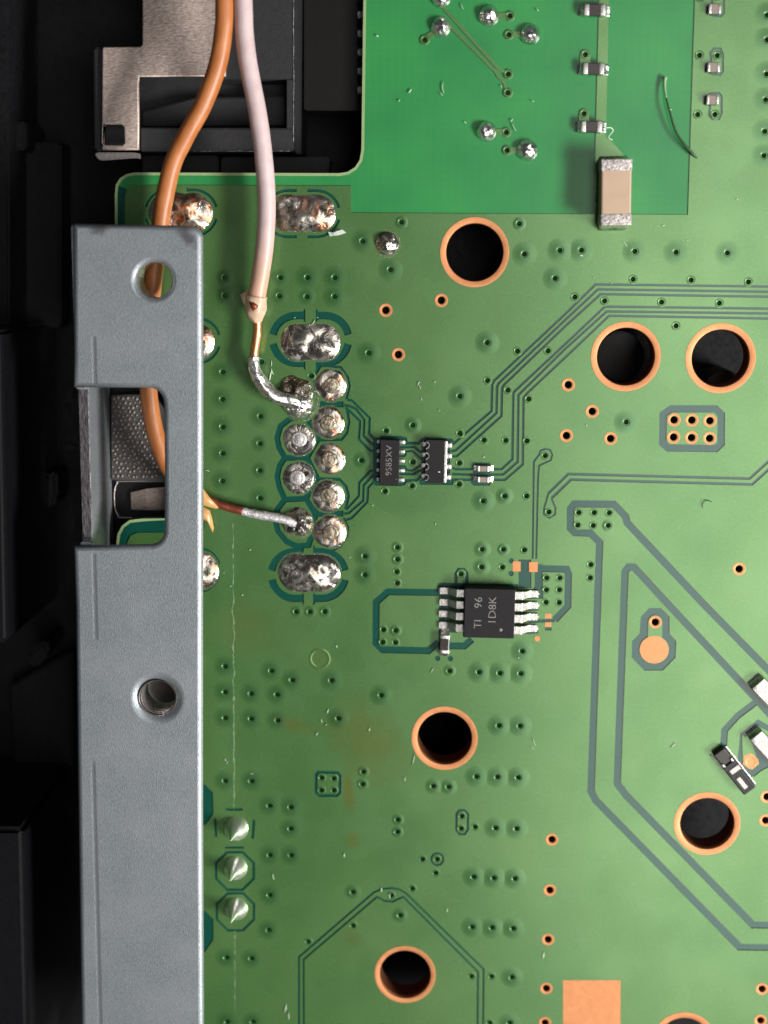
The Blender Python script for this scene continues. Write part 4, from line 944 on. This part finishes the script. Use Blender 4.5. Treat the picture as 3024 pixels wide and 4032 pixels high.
kb = thing('black_connector_body', P(1000, 300, -5), 'worn black plastic connector body with a long dark slot behind the white wire', 'connector')
sub(pxprism('top_block', [(850, -260), (1156, -260), (1156, 312), (850, 312)], -1.9, 4.0, M_PLAS, None, .07), kb)
sub(pxprism('side_rail', [(1128, 312.5), (1156, 312.5), (1156, 505), (1128, 505)], -1.9, 4.0, M_PLAS, None, .04), kb)
sub(pxprism('front_bar', [(552, 503), (1156, 505.5), (1156, 594), (552, 596)], -1.9, 4.0, M_PLAS, None, .07), kb)
sub(pxprism('side_wall', [(1157, -260), (1192, -260), (1186, 430), (1186, 610), (1157, 600)], -2.8, 3.5, M_PLAS, None, .08), kb)
sub(pxprism('slot_floor', rect(545, 300, 1130, 510), -4.6, 1.0, M_PLAS, None, .05), kb)
sub(pxprism('inner_step', [(560, 440), (760, 385), (1125, 380), (1125, 492), (560, 496)], -3.7, .8, M_PLAS, None, .08), kb)
sub(pxprism('foot', [(560, 612), (860, 612), (860, 700), (560, 700)], -4.4, 2.0, M_PLAS, None, .1), kb); sub(pxprism('foot', [(870, 618), (1300, 618), (1290, 700), (870, 700)], -4.0, 2.0, M_PLAS, None, .1), kb)
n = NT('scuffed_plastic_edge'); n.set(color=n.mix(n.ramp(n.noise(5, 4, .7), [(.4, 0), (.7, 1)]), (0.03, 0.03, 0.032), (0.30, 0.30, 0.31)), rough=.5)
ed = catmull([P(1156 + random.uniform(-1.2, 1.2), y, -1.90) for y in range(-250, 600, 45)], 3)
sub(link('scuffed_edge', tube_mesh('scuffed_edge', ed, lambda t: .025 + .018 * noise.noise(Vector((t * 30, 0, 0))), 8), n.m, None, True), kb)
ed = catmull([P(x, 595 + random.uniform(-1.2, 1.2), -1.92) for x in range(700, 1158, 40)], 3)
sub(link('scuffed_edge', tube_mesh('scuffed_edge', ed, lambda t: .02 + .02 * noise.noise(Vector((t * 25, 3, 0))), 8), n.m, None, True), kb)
n = NT('dark_brown_plastic'); n.set(color=(0.016, 0.013, 0.013), rough=.5, spec=.4); n.bump(n.noise(8, 3), .2, .03)
ph = thing('pin_block', P(1310, 200, -5), 'dark block with a comb of short metal pins beside the board edge', 'connector')
sub(pxprism('block', [(1196, -260), (1480, -260), (1480, 436), (1196, 434)], -3.2, 3, n.m, None, .08), ph)
for i in range(7):
    y = -90 + i * 74
    sub(pxprism('pin', rect(1408, y - 14, 1480, y + 13), -2.5, .3, M_TIN, None, .05), ph)
    sub(pxprism('pin_gap', circle(1424, y + 37, 20, 14), -3.15, .08, M_CASE, None, 0), ph)

# ================================================================== HAIR, FLAKE, FIBRES, DUST
hp = [P(2617, 318, .12), P(2618, 350, .22), P(2626, 400, .35), P(2640, 450, .4), P(2662, 520, .35), P(2700, 575, .3), P(2745, 622, .12)]
hr = tag(link('hair', tube_mesh('hair', catmull(hp, 8), lambda t: .035 + .045 * t - .05 * max(0, t - .94) / .06, 10), M_HAIR, None, True), 'curved dark hair lying across the right edge of the dark green window', 'hair')
hr2 = sub(link('pale_tip', tube_mesh('pale_tip', catmull([P(2620, 304, .12), P(2617, 322, .17), P(2618, 350, .24), P(2624, 385, .34)], 6), lambda t: .11 - .07 * t, 10), M_TIP, None, True), hr); hr2.matrix_parent_inverse = Matrix()
bm = bmesh.new()
a = [bm.verts.new(P(x, y, z)) for x, y, z in ((1291, 912, .1), (1314, 916, .2), (1314, 928, .12), (1300, 931, .1), (1326, 910, .25), (1348, 904, .3), (1364, 917, .2), (1330, 927, .14))]
bm.faces.new((a[0], a[1], a[2], a[3])); bm.faces.new((a[1], a[4], a[7], a[2])); bm.faces.new((a[4], a[5], a[6], a[7])); bmesh.ops.solidify(bm, geom=list(bm.faces), thickness=.04)
tag(bm_obj('plastic_flake', bm, M_FLAKE), 'small white plastic flake beside the upper oval solder tab', 'flake')
tag(link('lint_fibre', tube_mesh('lint_fibre', catmull([P(2385, 503, .5), P(2405, 503, .4), P(2414, 515, .3), P(2402, 530, .2), P(2397, 543, .12), P(2412, 551, .08)], 6), .022, 8), M_DUST, None, True), 'pale curled fibre caught on the lowest black resistor', 'fibre')
tag(link('lint_fibre', tube_mesh('lint_fibre', catmull([P(2768, 2000, .06), P(2766, 1985, .1), P(2778, 1971, .12), P(2803, 1976, .06)], 6), .022, 8), M_HAIR, None, True), 'thin dark curled fibre on the pale green area right of the dark loop', 'fibre')
DUST = [(1614, 358, 12, 2.2, 4), (1748, 345, 26, 1.5, 2.5), (1735, 370, 12, .8, 2), (1573, 396, 5, 2, 3), (2098, 396, 9, .5, 3), (2025, 500, 20, 1.1, 2.5), (2016, 474, 8, 2.2, 3), (1830, 482, 9, .6, 3), (1822, 25, 14, 1.2, 2), (2116, 38, 10, .9, 3),
        (1975, 340, 5, 1.9, 3), (2640, 430, 7, 0, 4), (1484, 142, 8, .4, 6), (2612, 887, 6, 0, 5), (2465, 962, 10, 1.1, 3), (2456, 956, 8, .7, 3), (2706, 947, 5, .4, 3), (2902, 782, 6, 0, 4), (2338, 1095, 4, 0, 3), (2407, 1114, 4, 0, 3), (2288, 1007, 8, 0, 5),
        (1649, 1511, 12, 2, 2), (1652, 1525, 10, 1.2, 2), (1648, 1505, 6, .4, 2), (1712, 1503, 5, .8, 3), (1728, 1616, 4, 1.2, 2), (1658, 1571, 8, 1, 2), (1905, 1799, 6, 0, 4.5), (2309, 1674, 6, 1.2, 3), (1467, 1990, 4, 0, 3), (1714, 2062, 6, 1.6, 2),
        (1250, 1251, 3, 0, 3), (1160, 1250, 4, 0, 3), (1702, 2640, 13, 2.1, 2), (2042, 2590, 4, 1.2, 3), (1453, 2873, 9, 1.7, 3), (2105, 2922, 20, 1.25, 2), (2095, 2945, 10, .7, 2), (2650, 2935, 14, 2.3, 3), (1291, 2800, 10, 1.9, 3.4), (1265, 2838, 9, 1.2, 3), (1284, 2854, 5, 2.2, 2.5), (1247, 2890, 8, 2, 3),
        (1326, 2545, 5, 1.4, 4), (1323, 2541, 6, .2, 2), (886, 2992, 8, 1.2, 2.5), (895, 3003, 6, 2, 2), (990, 3046, 8, .2, 2.5), (1355, 3368, 9, 1.6, 4), (1077, 3452, 14, 1.3, 2.5), (1501, 3503, 10, 1.7, 4), (1537, 3527, 12, 1.6, 3), (2140, 3762, 14, 1.7, 5), (1760, 3585, 9, 1.6, 3), (1595, 3068, 9, 1.5, 3), (1628, 2990, 24, 1.8, 2), (1122, 3970, 20, 1.8, 3.5), (1138, 4000, 16, 1.6, 3),
        (984, 2166, 4, 0, 4), (954, 2342, 5, .4, 4), (907, 2308, 4, 0, 3), (882, 2255, 4, 1.5, 2), (1378, 2194, 5, .2, 3), (1065, 1480, 26, 1.75, 5), (1072, 1462, 16, 1.2, 3), (1068, 1430, 14, 1.6, 2), (815, 1855, 12, .1, 2), (1232, 1268, 14, 2.2, 2.2), (1213, 1283, 12, 2.4, 3)]
bm = bmesh.new()
for x, y, l, a, wd in DUST:
    z = 0.03; d = Vector((math.cos(a), math.sin(a))); nr = Vector((-d.y, d.x)); b = random.uniform(-.25, .25) * l
    prev = None
    for i in range(5):
        s_ = i / 4 * 2 - 1; wv_ = wd * (1 - s_ * s_) ** .5 * .5 + .25; cx = x + d.x * l * s_ * .9 + nr.x * b * (1 - s_ * s_); cy = y + d.y * l * s_ * .9 + nr.y * b * (1 - s_ * s_)
        cur = [bm.verts.new(P(cx + nr.x * wv_, cy + nr.y * wv_, z)), bm.verts.new(P(cx, cy, z + .05)), bm.verts.new(P(cx - nr.x * wv_, cy - nr.y * wv_, z))]
        if prev:
            for j in range(3): bm.faces.new((prev[j], prev[(j + 1) % 3], cur[(j + 1) % 3], cur[j]))
        else: bm.faces.new(cur)
        prev = cur
    bm.faces.new(prev)
o = bm_obj('dust', bm, M_DUST, None, True); o['kind'] = 'stuff'; o['label'] = 'pale dust specks and lint scattered over the green board'; o['category'] = 'dust'
